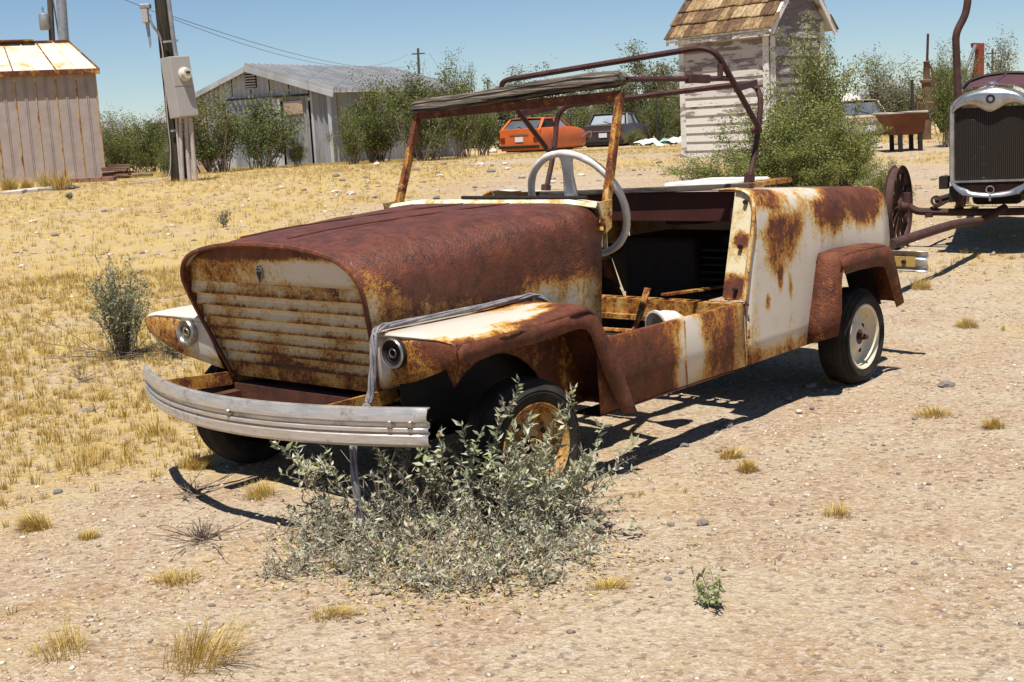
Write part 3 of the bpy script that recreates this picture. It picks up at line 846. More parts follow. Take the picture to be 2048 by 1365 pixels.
# radiator shell outline in its own plane (y = -0.25)
ry = -.30
cx0 = 0.
ztop = ol(1988, 172, 7.75).z; zbot = ol(1988, 398, 7.75).z
hw = .232
def shell(inset):
    h = hw - inset
    pts = [(0, ztop - inset * 1.6), (.10, ztop - .020 - inset * 1.2), (.175, ztop - .052 - inset), (h - .012, ztop - .095 - inset * .6), (h, ztop - .15), (h, zbot + .16), (h - .006, zbot + .10), (h - .05, zbot + .035 + inset), (h * .5, zbot + .012 + inset), (0, zbot + inset)]
    half = crom([Vector((x, 0, z)) for x, z in pts], 4)
    full = [Vector((-p.x, 0, p.z)) for p in half[:0:-1]] + half
    return full[:-1]
o1, o2, o3 = shell(0), shell(.018), shell(.032)
N = len(o1)
b = MB()
rws = []
for pl, d in ((o1, .16), (o1, .006), (shell(.006), -.006), (o2, -.004), (o3, .010), (o3, .03)):
    rws.append([(cx0 + p.x, ry + d, p.z) for p in pl] + [(cx0 + pl[0].x, ry + d, pl[0].z)])
rs = obj('radiator_shell', b.grid(rws), M['chromeshell'], oc, smooth=True, angle=50)
# the dipped top panel of the shell
crest = [(-.215, ztop - .15), (-.17, ztop - .115), (-.10, ztop - .105), (0, ztop - .150), (.10, ztop - .105), (.17, ztop - .115), (.215, ztop - .15)]
topl = [(-.215, ztop - .13), (-.17, ztop - .062), (-.10, ztop - .030), (0, ztop - .012), (.10, ztop - .030), (.17, ztop - .062), (.215, ztop - .13)]
cr = crom([Vector((x, 0, z)) for x, z in crest], 4); tpn = crom([Vector((x, 0, z)) for x, z in topl], 4)
obj('shell_crest', MB().grid([[(cx0 + a.x, ry - .004 - .006 * math.sin(PI * k / 3), a.z + (c_.z - a.z) * k / 3) for k in range(4)] for a, c_ in zip(cr, tpn)]), M['chromeshell'], rs, smooth=True, solid=-.004)
obj('badge_hole', MB().lathe([(.0005, .002), (.012, .002), (.014, .004), (.026, .005), (.028, .0)], 20, Matrix.Translation((cx0, ry - .010, ztop - .075)) @ Matrix.Rotation(PI / 2, 4, 'X')), M['black'], rs, smooth=True)
obj('radiator_cap', MB().lathe([(.0005, .022), (.03, .02), (.034, .008), (.022, .004), (.02, -.01)], 18, Matrix.Translation((cx0, ry + .06, ztop + .004))), M['chromeshell'], rs, smooth=True)
def core():
    n = NM('radiator_core')
    P = n.obj(); xs_ = n.xyz(P)
    st = n.math('SINE', n.math('MULTIPLY', xs_[0], 2 * PI / .011))
    hz = n.noise(1, 4, .7, n.scale(P, 7, 7, 90))
    c = n.mix(n.map(st, .2, 1), (.010, .008, .007), (.060, .045, .035))
    c = n.mix(n.map(hz, .66, .72), c, (.33, .30, .27))
    n.bump(n.math('ADD', st, n.noise(200, 2, .5, P)), .6, .004)
    return n.fin(c, .6, .2, .3)
obj('radiator_core', MB().box((cx0, ry + .035, (ztop + zbot) / 2 - .02), (.40, .03, .46)), core(), oc)
obj('lower_trim', MB().bar((cx0 - .205, ry + .008, zbot + .105), (cx0 + .205, ry + .008, zbot + .105), .02, .012), M['chromeshell'], rs)
obj('apron', MB().box((cx0, ry + .03, zbot + .055), (.36, .02, .075)), M['iron'], rs)
obj('crank_hole_ring', MB().lathe([(.016, -.004), (.020, .008), (.025, .006), (.027, -.006)], 20, Matrix.Translation((cx0, ry + .008, zbot + .052)) @ Matrix.Rotation(PI / 2, 4, 'X')), M['chromeshell'], rs, smooth=True)
obj('apron_stay', MB().bar((cx0, ry + .004, zbot + .03), (cx0, ry + .004, zbot - .015), .012, .02), M['chromeshell'], rs)
# hood and cowl behind the shell
hz_ = [(0, 0), (.11, -.006), (.17, -.03), (.205, -.08), (.215, -.16), (.215, -.36)]
cz_ = [(0, 0), (.13, -.010), (.23, -.04), (.275, -.09), (.285, -.18), (.285, -.42)]
rws = []
for t in np.linspace(0, 1, 9):
    half = []
    for (a, b_), (c_, d_) in zip(hz_, cz_):
        half.append((a + (c_ - a) * t, ry + .15 + 1.05 * t, (ztop + .01) + .075 * t + b_ + (d_ - b_) * t))
    rws.append([(cx0 - x, y, z) for x, y, z in half[:0:-1]] + [(cx0 + x, y, z) for x, y, z in half])
hd_ = obj('hood', MB().grid(rws), M['oldred'], oc, smooth=True, solid=.004, angle=60)
obj('cowl_edge', MB().tube(crom([(cx0 - x, ry + 1.2, ztop + .092 + z) for x, z in cz_[:4][::-1]] + [(cx0 + x, ry + 1.2, ztop + .092 + z) for x, z in cz_[1:4]], 4), .014, 6), M['black'], hd_, smooth=True)
obj('hood_hinge', MB().bar((cx0, ry + .15, ztop + .012), (cx0, ry + 1.2, ztop + .087), .012, .008), M['oldred'], hd_)
# upright bent pipe beside the radiator
pp = [ol(1938, -60, 8.0), ol(1936, -5, 8.0), ol(1930, 30, 8.0), ol(1913, 68, 8.0), ol(1913, 110, 8.0), ol(1916, 200, 8.0), ol(1918, 300, 8.0), ol(1925, 372, 8.0)]
obj('bent_pipe', MB().tube(crom(pp, 5), .0225, 10), M['iron'], oc, smooth=True)
# frame, axle, spring, steering
axz = oc_hub.z - g0
axl = ol(1791, 417, 8.25)
axx = axl.x
ax = obj('front_axle', MB().tube(crom([(axx + .06, .05, axz + .01), (axx + .10, .05, axz - .02), (axx + .18, .05, axz - .035), (cx0, .05, axz - .045), (cx0 * 2 - axx - .18, .05, axz - .035), (cx0 * 2 - axx - .06, .05, axz + .01)], 4), .024, 8), M['iron'], oc, smooth=True)
for s in (0, 1):
    X = axx if s == 0 else cx0 * 2 - axx
    obj('kingpin', MB().tube([(X + (.055 if s == 0 else -.055), .05, axz - .07), (X + (.055 if s == 0 else -.055), .05, axz + .09)], .026, 10), M['iron'], ax)
    T = Matrix.Translation((X, .05, axz)) @ Matrix.Rotation(-.10, 4, 'Z') @ Matrix.Rotation(PI / 2, 4, 'Y')
    wl = obj('spoked_wheel', MB().lathe([(.262, -.030), (.266, -.026), (.252, -.02), (.246, 0), (.252, .02), (.266, .026), (.262, .030), (.238, .016), (.236, -.016), (.262, -.030)], 40, T), M['iron'], oc, smooth=True, angle=50)
    obj('hub', MB().lathe([(.0005, .07), (.03, .07), (.034, .03), (.055, .02), (.055, -.02), (.03, -.05), (.0005, -.05)], 18, T), M['iron'], wl, smooth=True)
    for k in range(12):
        a = k * PI / 6
        obj('spoke', MB().tube([T @ Vector((.045 * math.cos(a), .045 * math.sin(a), 0)), T @ Vector((.24 * math.cos(a), .24 * math.sin(a), 0))], [.014, .011], 6), M['iron'], wl)
for s in (-1, 1):
    obj('frame_rail', MB().bar((cx0 + s * .21, -.28, axz + .09), (cx0 + s * .30, 2.2, axz + .12), .05, .09), M['black'], oc)
    obj('frame_horn', MB().box((cx0 + s * .27, -.22, zbot + .10), (.05, .12, .075)), M['black'], oc)
obj('leaf_spring', MB().tube(crom([(axx + .22, .10, axz + .03), (cx0 - .2, .10, axz + .075), (cx0, .10, axz + .10), (cx0 + .2, .10, axz + .075), (cx0 * 2 - axx - .22, .10, axz + .03)], 4), .022, 6), M['black'], oc)
obj('radius_rod', MB().tube([(axx + .20, .06, axz - .02), (cx0 - .30, .5, axz + .02), (cx0 - .1, 1.3, axz + .05)], .014, 7), M['iron'], oc)
obj('shackle', MB().lathe([(.020, -.012), (.034, -.012), (.034, .012), (.020, .012), (.020, -.012)], 16, Matrix.Translation((axx + .235, .03, axz + .035)) @ Matrix.Rotation(PI / 2, 4, 'X')), M['iron'], ax)
obj('spring_clamp', MB().box((axx + .19, .05, axz - .055), (.045, .05, .03)), M['iron'], ax)
for X in (cx0 - .42, cx0 + .42):
    T = Matrix.Translation((X + (.0 if X < cx0 else 0), 2.3, .27)) @ Matrix.Rotation(PI / 2, 4, 'Y')
    wl = obj('spoked_wheel', MB().lathe([(.262, -.030), (.266, -.026), (.246, 0), (.266, .026), (.262, .030), (.238, .016), (.236, -.016), (.262, -.030)], 32, T), M['iron'], oc, smooth=True)
    obj('hub', MB().lathe([(.0005, .07), (.03, .07), (.055, .02), (.055, -.02), (.0005, -.05)], 14, T), M['iron'], wl, smooth=True)
    for k in range(12):
        a = k * PI / 6
        obj('spoke', MB().tube([T @ Vector((.045 * math.cos(a), .045 * math.sin(a), 0)), T @ Vector((.24 * math.cos(a), .24 * math.sin(a), 0))], [.014, .011], 6), M['iron'], wl)
obj('rear_axle', MB().tube([(cx0 - .42, 2.3, .27), (cx0 + .42, 2.3, .27)], .03, 8), M['iron'], oc)
obj('drive_housing', MB().box((cx0, .9, axz + .1), (.3, 1.4, .22)), M['black'], oc, bevel=.03)
# tow bar from the axle forward to the microcar
tw0 = ol(2003, 425, 8.1); tw1 = ol(1783, 489, 6.62)
obj('tow_bar', MB().tube(crom([(tw0.x + .02, .04, axz - .02), (tw0.x - .03, -.06, axz - .045), (tw0.x - .09, -.2, axz - .075), ((tw0.x + tw1.x) / 2, (tw0.y + tw1.y) / 2, (tw0.z + tw1.z) / 2 + .01), (tw1.x, tw1.y, tw1.z)], 5), .026, 10), M['iron'], oc, smooth=True)

# ------------------------------------------------------------------ metal shed, left
M['shedwall'] = dirt_mat('faded_mauve_steel', (.36, .30, .28), (.27, .22, .205), .6, 0, 5, .12, 40)
M['shedroof'] = rust_mat('shed_roof_paint', paint=(.58, .53, .43), c=-.13, nscale=3.2, amp=.8, streak=.25, sdir=(3, 3, 3), fine=.2)
M['shedtrim'] = rust_mat('shed_trim_rust', paint=(.45, .3, .15), c=.20, nscale=5)
M['seam'] = rust_mat('seam_rust', paint=(.34, .28, .26), c=.02, nscale=4, amp=.9, streak=.3)
sc0 = hit(212, 358); SD = sc0.y
SR = .34
sh = thing('metal_shed', 'mauve sheet metal garden shed with rust-spotted white roof, left', 'shed', (sc0.x, SD, gz(sc0.x, SD)), SR)
def sl_(px, py, D): return Matrix.Rotation(-SR, 4, 'Z') @ (at(px, py, D) - Vector(sh.location))
eave = sl_(194, 143, SD).z; sw_ = -4.3
pw_ = .355
tilt = -.17 / 2.0
k = 0; x = 0.
while x > sw_ + .05:
    xa = x - pw_
    pan = obj('wall_panel', MB().prism([(x, 0, -.15), (xa + .012, 0, -.15), (xa + .012, 0, eave), (x, 0, eave)], (0, .02, 0)), M['shedwall'], sh)
    for off, m_ in ((.006, M['seam']), (.165, M['shedwall']), (.195, M['shedwall'])):
        obj('rib', MB().bar((x - off, -.006, -.15), (x - off, -.006, eave - .03), .016 if off > .1 else .022, .014, (0, 1, 0)), m_, pan)
    x = xa; k += 1
obj('side_wall', MB().box((.0, 1.2, eave / 2 - .08), (.02, 2.36, eave + .14)), M['shedwall'], sh)
obj('back_wall', MB().box((sw_ / 2, 2.4, eave / 2 - .08), (-sw_, .02, eave + .14)), M['shedwall'], sh)
obj('side_wall', MB().box((sw_ - .02, 1.2, eave / 2 - .08), (.02, 2.36, eave + .14)), M['shedwall'], sh)
rz_ = sl_(135, 86, SD + 1.0).z; rx = sl_(137, 86, SD + 1.0).x
x = .06; kk = 0
x0r, x1r = .06, sw_ - .06
npan = 12
for i in range(npan):
    a, b_ = x0r + (x1r - x0r) * i / npan, x0r + (x1r - x0r) * (i + 1) / npan
    ta = rx + (sw_ - rx + .4) * i / npan; tb_ = rx + (sw_ - rx + .4) * (i + 1) / npan
    rp = obj('roof_panel', MB().prism([(a, -.10, eave + .01), (b_ + .006, -.10, eave + .01), (tb_ + .006, 1.2, rz_), (ta, 1.2, rz_)], (0, .004, .02)), M['shedroof'], sh)
    obj('roof_rib', MB().bar((a, -.10, eave + .036), (ta, 1.2, rz_ + .026), .02, .022), M['shedroof'] if i % 2 else M['shedtrim'], rp)
obj('roof_back', MB().prism([(x0r, 2.5, eave + .01), (x1r, 2.5, eave + .01), (sw_ + .4, 1.21, rz_), (rx, 1.21, rz_)], (0, 0, .02)), M['shedroof'], sh)
obj('roof_hip', MB().prism([(x0r, -.095, eave + .01), (x0r, 2.5, eave + .01), (rx, 1.205, rz_)], (0, 0, .015)), M['shedroof'], sh)
obj('eave_trim', MB().bar((x0r + .02, -.112, eave + .0), (x1r, -.112, eave + .0), .03, .10), M['shedtrim'], sh)
obj('hip_trim', MB().bar((x0r + .01, -.10, eave + .03), (rx + .005, 1.2, rz_ + .02), .03, .03), M['black'], sh)
obj('ridge_cap', MB().bar((rx + .02, 1.2, rz_ + .03), (x1r, 1.2, rz_ + .03), .10, .04), M['shedtrim'], sh)
obj('gutter_strip', MB().bar((-1.0, 1.1, rz_ + .055), (x1r, 1.1, rz_ + .07), .10, .03), M['shedtrim'], sh)

# junk at the foot of the shed
M['plank'] = wood('brown_plank', (.22, .13, .085), (.05, .028, .02), 3, 40, 40)
M['brick'] = dirt_mat('red_paving_brick', (.26, .13, .10), (.15, .075, .06), .9, 0, 10, .4, 60)
M['concrete'] = dirt_mat('pale_concrete', (.50, .46, .42), (.33, .29, .26), .9, 0, 6, .4, 50)
M['stone_tan'] = dirt_mat('tan_stone', (.42, .31, .23), (.26, .19, .14), .9, 0, 8, .5, 40)
M['stone_grey'] = dirt_mat('grey_stone', (.24, .21, .19), (.13, .115, .105), .9, 0, 9, .6, 50)
M['stone_pale'] = dirt_mat('pale_stone', (.60, .54, .47), (.42, .36, .30), .9, 0, 9, .5, 40)
def on(p): return Vector((p.x, p.y, gz(p.x, p.y)))
pb = on(hit(236, 358))
kinds = [(0, .0, 1.0, .04), (-.02, .05, .8, -.1), (.05, .09, .95, .12), (-.04, .14, .7, .02), (0, .18, .85, -.06), (.06, .22, .6, .1)]
wd = ['lowest weathered plank in the pile beside the metal shed', 'second plank up in the pile beside the metal shed', 'third plank up in the pile beside the metal shed', 'fourth plank up, short, in the pile beside the metal shed', 'fifth plank up in the pile beside the metal shed', 'topmost short plank on the pile beside the metal shed']
for (dx, dz, L, ry_), lb in zip(kinds, wd):
    o = obj('plank', MB().box((0, 0, .02), (L * .62, .14, .036)), M['plank'], bevel=.004)
    o.location = pb + Vector((dx * .5, dx, dz * .95)); o.rotation_euler = (0, 0, ry_ * 2)
    tag(o, lb, 'plank', 'planks piled beside the shed')
def rock_mesh(name, seed, sx, sy, sz, sub=2, rough=.25):
    bm = bmesh.new(); bmesh.ops.create_icosphere(bm, subdivisions=sub, radius=1)
    r_ = random.Random(seed)
    off = r_.random() * 50
    for v in bm.verts:
        c_ = v.co
        d = 1 + rough * (vnoise(c_.x * 1.7 + off, c_.y * 1.7 + c_.z * 1.3, seed) - .5) * 2 + rough * .5 * (vnoise(c_.x * 4 + off, c_.z * 4 + c_.y * 3, seed + 1) - .5) * 2
        d = min(d, 1.05)
        v.co = Vector((c_.x * sx * d, c_.y * sy * d, c_.z * sz * d))
    me = bpy.data.meshes.new(name); bm.to_mesh(me); bm.free()
    return me
sb = on(hit(183, 364))
sbo = thing('paving_slab', 'flat red paving brick slab at the corner of the metal shed', 'paving slab', sb, .02)
for i in range(4):
    obj('paving_brick', MB().box((-.30 + i * .20, 0, .035), (.19, .22, .07)), M['brick'], sbo, bevel=.006)
o = link('boulder', rock_mesh('boulder', 3, .14, .12, .12), M['stone_tan']); o.location = on(hit(219, 358)) + Vector((0, -.05, .075)); tag(o, 'round tan boulder beside the plank pile at the shed corner', 'rock')
for i, (px, py, L) in enumerate(((30, 388, .30), (58, 385, .26), (85, 382, .30), (112, 380, .26), (140, 378, .34))):
    p = on(hit(px, py))
    o = obj('concrete_chip', MB().prism([(-L / 2, -.09, 0), (L * .45, -.10, 0), (L / 2, .06, 0), (.02, .11, 0), (-L * .4, .08, 0)], (0, 0, .045)), M['concrete'], bevel=.004)
    o.location = p; o.rotation_euler = (.08, -.05 + .04 * i, i * .4)
    tag(o, ['leftmost flat pale concrete chip in the row before the shed', 'second flat pale concrete chip from the left before the shed', 'middle flat pale concrete chip in the row before the shed', 'fourth flat pale concrete chip from the left before the shed', 'rightmost flat pale concrete chip, nearest the paving bricks'][i], 'concrete chip', 'concrete chips before the shed')
p = on(hit(286, 355)); o = obj('timber_board', MB().box((0, 0, .035), (.36, .10, .05)), M['wood_grey'], bevel=.004); o.location = p; o.rotation_euler = (0, 0, -.05); tag(o, 'grey timber board lying between the shed and the utility pole', 'board')

# ------------------------------------------------------------------ wooden pole with meter box
pb = on(hit(358, 363)); PD = pb.y
ptop = at(311, -140, PD)
M['pole'] = wood('creosoted_pole', (.055, .046, .032), (.011, .010, .008), 26, 26, 1.6, .8)
M['greybox'] = dirt_mat('grey_enclosure_paint', (.36, .34, .335), (.31, .29, .285), .5, 0, 3, .05, 30)
M['pvc'] = dirt_mat('grey_pvc_conduit', (.43, .38, .36), (.30, .26, .25), .5, 0, 6, .1, 30)
M['galv'] = dirt_mat('galvanised_steel', (.36, .37, .39), (.22, .23, .25), .45, .5, 9, .1, 40)
po = thing('utility_pole', 'leaning dark wooden pole carrying a grey electric meter box', 'pole', pb)
def pl(px, py, dD=0.): return at(px, py, PD + dD) - pb
obj('pole_shaft', MB().tube([Vector((0, 0, -.3)), pl(354, 300), pl(345, 200), pl(334, 100), pl(324, 0), ptop - pb], [.118, .116, .113, .110, .108, .104], 14), M['pole'], po, smooth=True)
bc = pl(359, 175, -.20)
T = Matrix.Translation(bc) @ Matrix.Rotation(-.075, 4, 'Y') @ Matrix.Rotation(.80, 4, 'Z')
mbx = obj('meter_box', MB().box((0, 0, 0), (.33, .25, .86), T), M['greybox'], po, bevel=.008)
obj('meter_box_lid', MB().box((0, -.1275, .215), (.315, .008, .41), T), M['greybox'], mbx, bevel=.003)
obj('meter_box_door', MB().box((0, -.1275, -.215), (.315, .008, .41), T), M['greybox'], mbx, bevel=.003)
obj('meter_socket', MB().lathe([(.098, -.005), (.10, .02), (.085, .03), (.0005, .03)], 24, T @ Matrix.Translation((.03, -.130, .17)) @ Matrix.Rotation(PI / 2, 4, 'X')), dirt_mat('meter_plastic', (.62, .58, .48), (.45, .42, .35), .35), mbx, smooth=True)
obj('meter_glass', MB().lathe([(.080, .028), (.080, .085), (.072, .10), (.0005, .104)], 24, T @ Matrix.Translation((.03, -.130, .17)) @ Matrix.Rotation(PI / 2, 4, 'X')), dirt_mat('meter_glass', (.60, .58, .52), (.38, .36, .32), .12, 0, 40), mbx, smooth=True)
obj('meter_display', MB().box((.03, -.2375, .185), (.07, .004, .03), T), M['black'], mbx)
for (a, b_, r_) in (((360, 232), (365, 358), .028), ((372, 232), (378, 352), .03), ((380, 236), (391, 356), .034), ((352, 234), (362, 362), .018)):
    q0, q1 = pl(*a, -.20), pl(*b_, -.2)
    obj('conduit', MB().tube([q0, q0 * .3 + q1 * .7, Vector((q1.x, q1.y, -.12))], r_, 10), M['pvc'], po, smooth=True)
obj('riser_conduit', MB().tube([pl(353, 118, -.14), pl(347, 80, -.16), pl(337, 0, -.16), pl(320, -140, -.16)], .032, 10), M['galv'], po, smooth=True)
for yy in (85, 262):
    c0 = pl(336 if yy < 100 else 352, yy, -.06)
    obj('conduit_strap', MB().bar(c0 + Vector((-.05, -.10, 0)), c0 + Vector((.17, -.10, .01)), .02, .03), M['galv'], po)
la = obj('lamp_arm', MB().tube(crom([pl(322, 80, -.12), pl(316, 66, -.15), pl(308, 55, -.2), pl(301, 42, -.22), pl(299, 30, -.22)], 4), .020, 8), M['galv'], po, smooth=True)
lb = pl(291, 32, -.22)
lm = obj('lamp_head', MB().box(lb, (.085, .10, .20)), M['greybox'], la, bevel=.01)
obj('lamp_hood', MB().box(lb + Vector((.01, 0, .13)), (.15, .11, .07)), M['galv'], lm, bevel=.015)
obj('lamp_blade', MB().prism([lb + Vector((-.02, .02, -.10)), lb + Vector((.035, .02, -.10)), lb + Vector((.035, .02, -.40)), lb + Vector((.012, .02, -.46))], (0, .02, 0)), M['galv'], lm)
wire = crom([pl(321, 78, -.13), pl(326, 110, -.14), pl(330, 170, -.13), pl(335, 240, -.13), pl(341, 300, -.13), Vector((-.10, -.15, .10)), Vector((-.22, -.2, .04)), Vector((-.5, -.3, .02)), Vector((-.7, -.2, .015))], 6)
obj('ground_wire', MB().tube(wire, .008, 5), M['pvc'], po, smooth=True)

# ------------------------------------------------------------------ far utility poles and wires
def upole(px, ptop_, pbase, D, r_, lab, mat, arm=True, lean=0):
    a = at(px[1], pbase, D); a.z = gz(a.x, a.y); b_ = at(px[0], ptop_, D)
    o = thing('utility_pole', lab, 'pole', a)
    obj('pole_shaft', MB().tube([Vector((0, 0, -.3)), b_ - a], [r_ * .8, r_ * .6], 8), mat, o, smooth=True)
    if arm:
        t = b_ - a
        obj('cross_arm', MB().box((t.x, t.y, t.z - .3), (.75, .06, .07)), mat, o)
    return o, b_
M['farpole'] = dirt_mat('far_pole_wood', (.10, .085, .07), (.05, .042, .035), .9)
o1, t1 = upole((96, 112), -70, 300, 34, .12, 'thin wooden utility pole with a transformer can behind the metal shed', M['farpole'])
c0 = at(93, 45, 34) - Vector(o1.location)
tr = obj('transformer', MB().lathe([(.0005, .22), (.05, .22), (.12, .20), (.13, .18), (.13, -.18), (.115, -.20), (.0005, -.20)], 18, Matrix.Translation(c0 + Vector((-.02, -.1, 0)))), M['galv'], o1, smooth=True)
obj('bushing', MB().lathe([(.0005, .38), (.02, .38), (.03, .32), (.02, .29), (.03, .25), (.025, .21)], 8, Matrix.Translation(c0 + Vector((-.03, -.1, 0)))), M['galv'], tr)
obj('pole_cable', MB().tube([c0 + Vector((.22, -.1, 1.0)), c0 + Vector((.28, -.1, .2)), c0 + Vector((.32, -.1, -.7))], .02, 5), M['farpole'], o1)
a = at(135, 330, 30); a.z = gz(a.x, a.y)
o2 = thing('steel_pole', 'thick grey steel pole standing behind the metal shed', 'pole', a)
obj('pole_shaft', MB().tube([Vector((0, 0, -.3)), at(128, 84, 30) - a, at(118, -60, 30) - a], [.12, .115, .11], 14), M['galv'], o2, smooth=True)
obj('base_plate', MB().box((0, 0, .05), (.4, .4, .1)), M['galv'], o2)
o3, t3 = upole((836, 841), 97, 268, 75, .11, 'thin pole standing on the skyline behind the corrugated barn roof', M['farpole'])
o4, t4 = upole((975, 976), 157, 262, 110, .12, 'small far pole just right of the barn roof end', M['farpole'])
o5, t5 = upole((1985, 1985), 97, 215, 80, .11, 'far utility pole on the skyline above the vintage car', M['farpole'])
c5 = t5 - Vector(o5.location); obj('transformer', MB().lathe([(.0005, .3), (.2, .3), (.2, -.3), (.0005, -.3)], 12, Matrix.Translation((c5.x + .35, c5.y, c5.z - 1.0))), M['galv'], o5)
def span(name, a, b_, sag, lab, r_=.012):
    pts = [a * (1 - t) + b_ * t + Vector((0, 0, -sag * 4 * t * (1 - t))) for t in np.linspace(0, 1, 25)]
    o = obj(name, MB().tube(pts, r_, 4), M['farpole']); tag(o, lab, 'wire', 'overhead wires')
span('overhead_wire', at(230, -8, 22), t3 + Vector((-.6, 0, -.3)), 0.0 + .9, 'upper overhead wire sweeping down to the pole behind the barn', .0055)
span('overhead_wire', at(330, 28, 22), t3 + Vector((.4, 0, -.75)), .6, 'lower overhead wire sweeping down to the pole behind the barn', .0055)
span('overhead_wire', t3 + Vector((.6, 0, -.3)), t4 + Vector((-.5, 0, -.3)), 1.2, 'overhead wire running on from the barn pole to the next far pole', .008)

# ------------------------------------------------------------------ corrugated barn
def corr(name, a, b_, d):
    n = NM(name)
    f = n.noise(1.3, 5, .6, n.scale(n.obj(), 1, 1, .35)); g = n.noise(1, 4, .6, n.scale(n.obj(), 2.2, 2.2, .25))
    c = n.mix(n.map(f, .35, .65), a, b_); c = n.mix(n.math('MULTIPLY', n.map(g, .58, .70), .7), c, d)
    return n.fin(c, .5, .35, .4)
M['corr'] = corr('corrugated_zinc', (.44, .45, .48), (.31, .33, .37), (.38, .29, .22))
M['corr_tan'] = corr('corrugated_zinc_rusty', (.42, .33, .25), (.33, .25, .19), (.36, .22, .13))
M['corr_dark'] = corr('corrugated_zinc_dull', (.27, .28, .31), (.19, .20, .225), (.17, .13, .10))
M['roofz'] = corr('roof_zinc', (.40, .40, .41), (.30, .30, .31), (.30, .28, .26))
BD = 40.
c0 = at(668, 330, BD); c0.z = gz(c0.x, c0.y) - .1
bn = thing('corrugated_barn', 'grey corrugated iron barn with low gable roof and big doors', 'barn', c0)
ud = Vector((-.875, .484, 0)); sd = Vector((.484, .875, 0))          # along the gable (leftwards), along the side
def tl(px):                                                        # distance along the gable for a photo column
    r_ = ray(px, 260); q = r_.x / r_.y
    return (q * c0.y - c0.x) / (ud.x - q * ud.y)
GW = tl(384); ev = at(668, 181, BD).z - c0.z
pk = at(510, 137, BD + ud.y * tl(510)).z - c0.z; pt = tl(510)
def zroof(t): return ev + (pk - ev) * (t / pt if t < pt else (GW - t) / (GW - pt)) if True else 0
def corrugated(name, p0, du, L, zb, ztopf, mat, par, nrm, pitch=.20, amp=.045):
    """one sheet of corrugated iron standing on du"""
    n_ = max(4, int(L / pitch * 6)); rows_ = [[], []]
    for i in range(n_ + 1):
        t = L * i / n_
        d = amp * math.sin(2 * PI * t / pitch)
        q = p0 + du * t + nrm * d
        rows_[0].append((q.x, q.y, zb)); rows_[1].append((q.x, q.y, ztopf(t)))
    return obj(name, MB().grid(rows_), mat, par, smooth=True, angle=80)
nrm = Vector((-sd.x, -sd.y, 0))
d0, d1 = tl(622), tl(470); dh = at(545, 197, BD + 1.5).z - c0.z
sheets = [(0, .62, 'corr_dark'), (.62, d0, 'corr'), (d1, d1 + 1.15, 'corr'), (d1 + 1.15, d1 + 2.05, 'corr_tan'), (d1 + 2.05, GW, 'corr')]
for a, b_, mt in sheets:
    corrugated('wall_sheet', ud * a, ud, b_ - a, 0, lambda t, a=a: zroof(a + t) - .03, M[mt], bn, nrm)
nu = 4
for i in range(nu):
    a = d0 + (d1 - d0) * i / nu; L = (d1 - d0) / nu
    corrugated('wall_sheet', ud * a, ud, L, dh, lambda t, a=a: zroof(a + t) - .03, M['corr' if i % 2 else 'corr_tan' if i == 3 else 'corr'], bn, nrm)
dl = d1 - d0
for a, L, mt, off in ((d0, dl * .34, 'corr_dark', .04), (d0 + dl * .34, dl * .22, 'corr', .12), (d0 + dl * .56, dl * .44, 'corr_dark', .07)):
    corrugated('barn_door', ud * a + nrm * off, ud, L - .02, .02, lambda t: dh - .03, M[mt], bn, nrm, amp=.04)
dwin = ud * (d0 + dl * .06) + nrm * .085
obj('door_window', MB().prism([dwin + Vector((0, 0, dh - .55)), dwin + ud * (dl * .24) + Vector((0, 0, dh - .55)), dwin + ud * (dl * .24) + Vector((0, 0, dh - .14)), dwin + Vector((0, 0, dh - .14))], nrm * .02), M['corr_tan'], bn)
obj('door_track', MB().bar(ud * (d0 - .1) + nrm * .14 + Vector((0, 0, dh + .02)), ud * (d1 + .1) + nrm * .14 + Vector((0, 0, dh + .02)), .06, .06), M['black'], bn)
vc = ud * tl(512) + nrm * .04; vz = at(512, 160, BD + 2.5).z - c0.z
vt = obj('gable_vent', MB().prism([vc - ud * .22 + Vector((0, 0, vz - .29)), vc + ud * .22 + Vector((0, 0, vz - .29)), vc + ud * .22 + Vector((0, 0, vz + .29)), vc - ud * .22 + Vector((0, 0, vz + .29))], nrm * .02), M['black'], bn)
for i in range(7):
    z_ = vz - .25 + i * .083
    obj('vent_slat', MB().bar(vc - ud * .21 + nrm * .045 + Vector((0, 0, z_)), vc + ud * .21 + nrm * .045 + Vector((0, 0, z_)), .03, .04), M['roofz'], vt)
SL = 7.6
corrugated('side_wall_sheet', sd * .02, sd, SL * .24, 0, lambda t: ev - .05, M['corr_dark'], bn, -ud)
corrugated('side_wall_sheet', sd * (SL * .34), sd, SL * .25, 0, lambda t: ev - .05, M['corr'], bn, -ud)
corrugated('side_wall_sheet', sd * (SL * .66), sd, SL * .34, 0, lambda t: ev - .05, M['corr_dark'], bn, -ud)
obj('side_wall_lining', MB().prism([ud * .25 + sd * .2, ud * .25 + sd * SL, ud * .25 + sd * SL + Vector((0, 0, ev - .1)), ud * .25 + sd * .2 + Vector((0, 0, ev - .1))], ud * .05), M['plank'], bn)
obj('far_side_wall', MB().prism([ud * GW + Vector((0, 0, 0)), ud * GW + sd * SL, ud * GW + sd * SL + Vector((0, 0, ev - .05)), ud * GW + Vector((0, 0, ev - .05))], ud * -.03), M['corr_dark'], bn)
obj('back_gable', MB().prism([sd * SL, ud * GW + sd * SL, ud * GW + sd * SL + Vector((0, 0, ev)), ud * pt + sd * SL + Vector((0, 0, pk - .05)), sd * SL + Vector((0, 0, ev))], sd * .03), M['corr_dark'], bn)
ov = .35
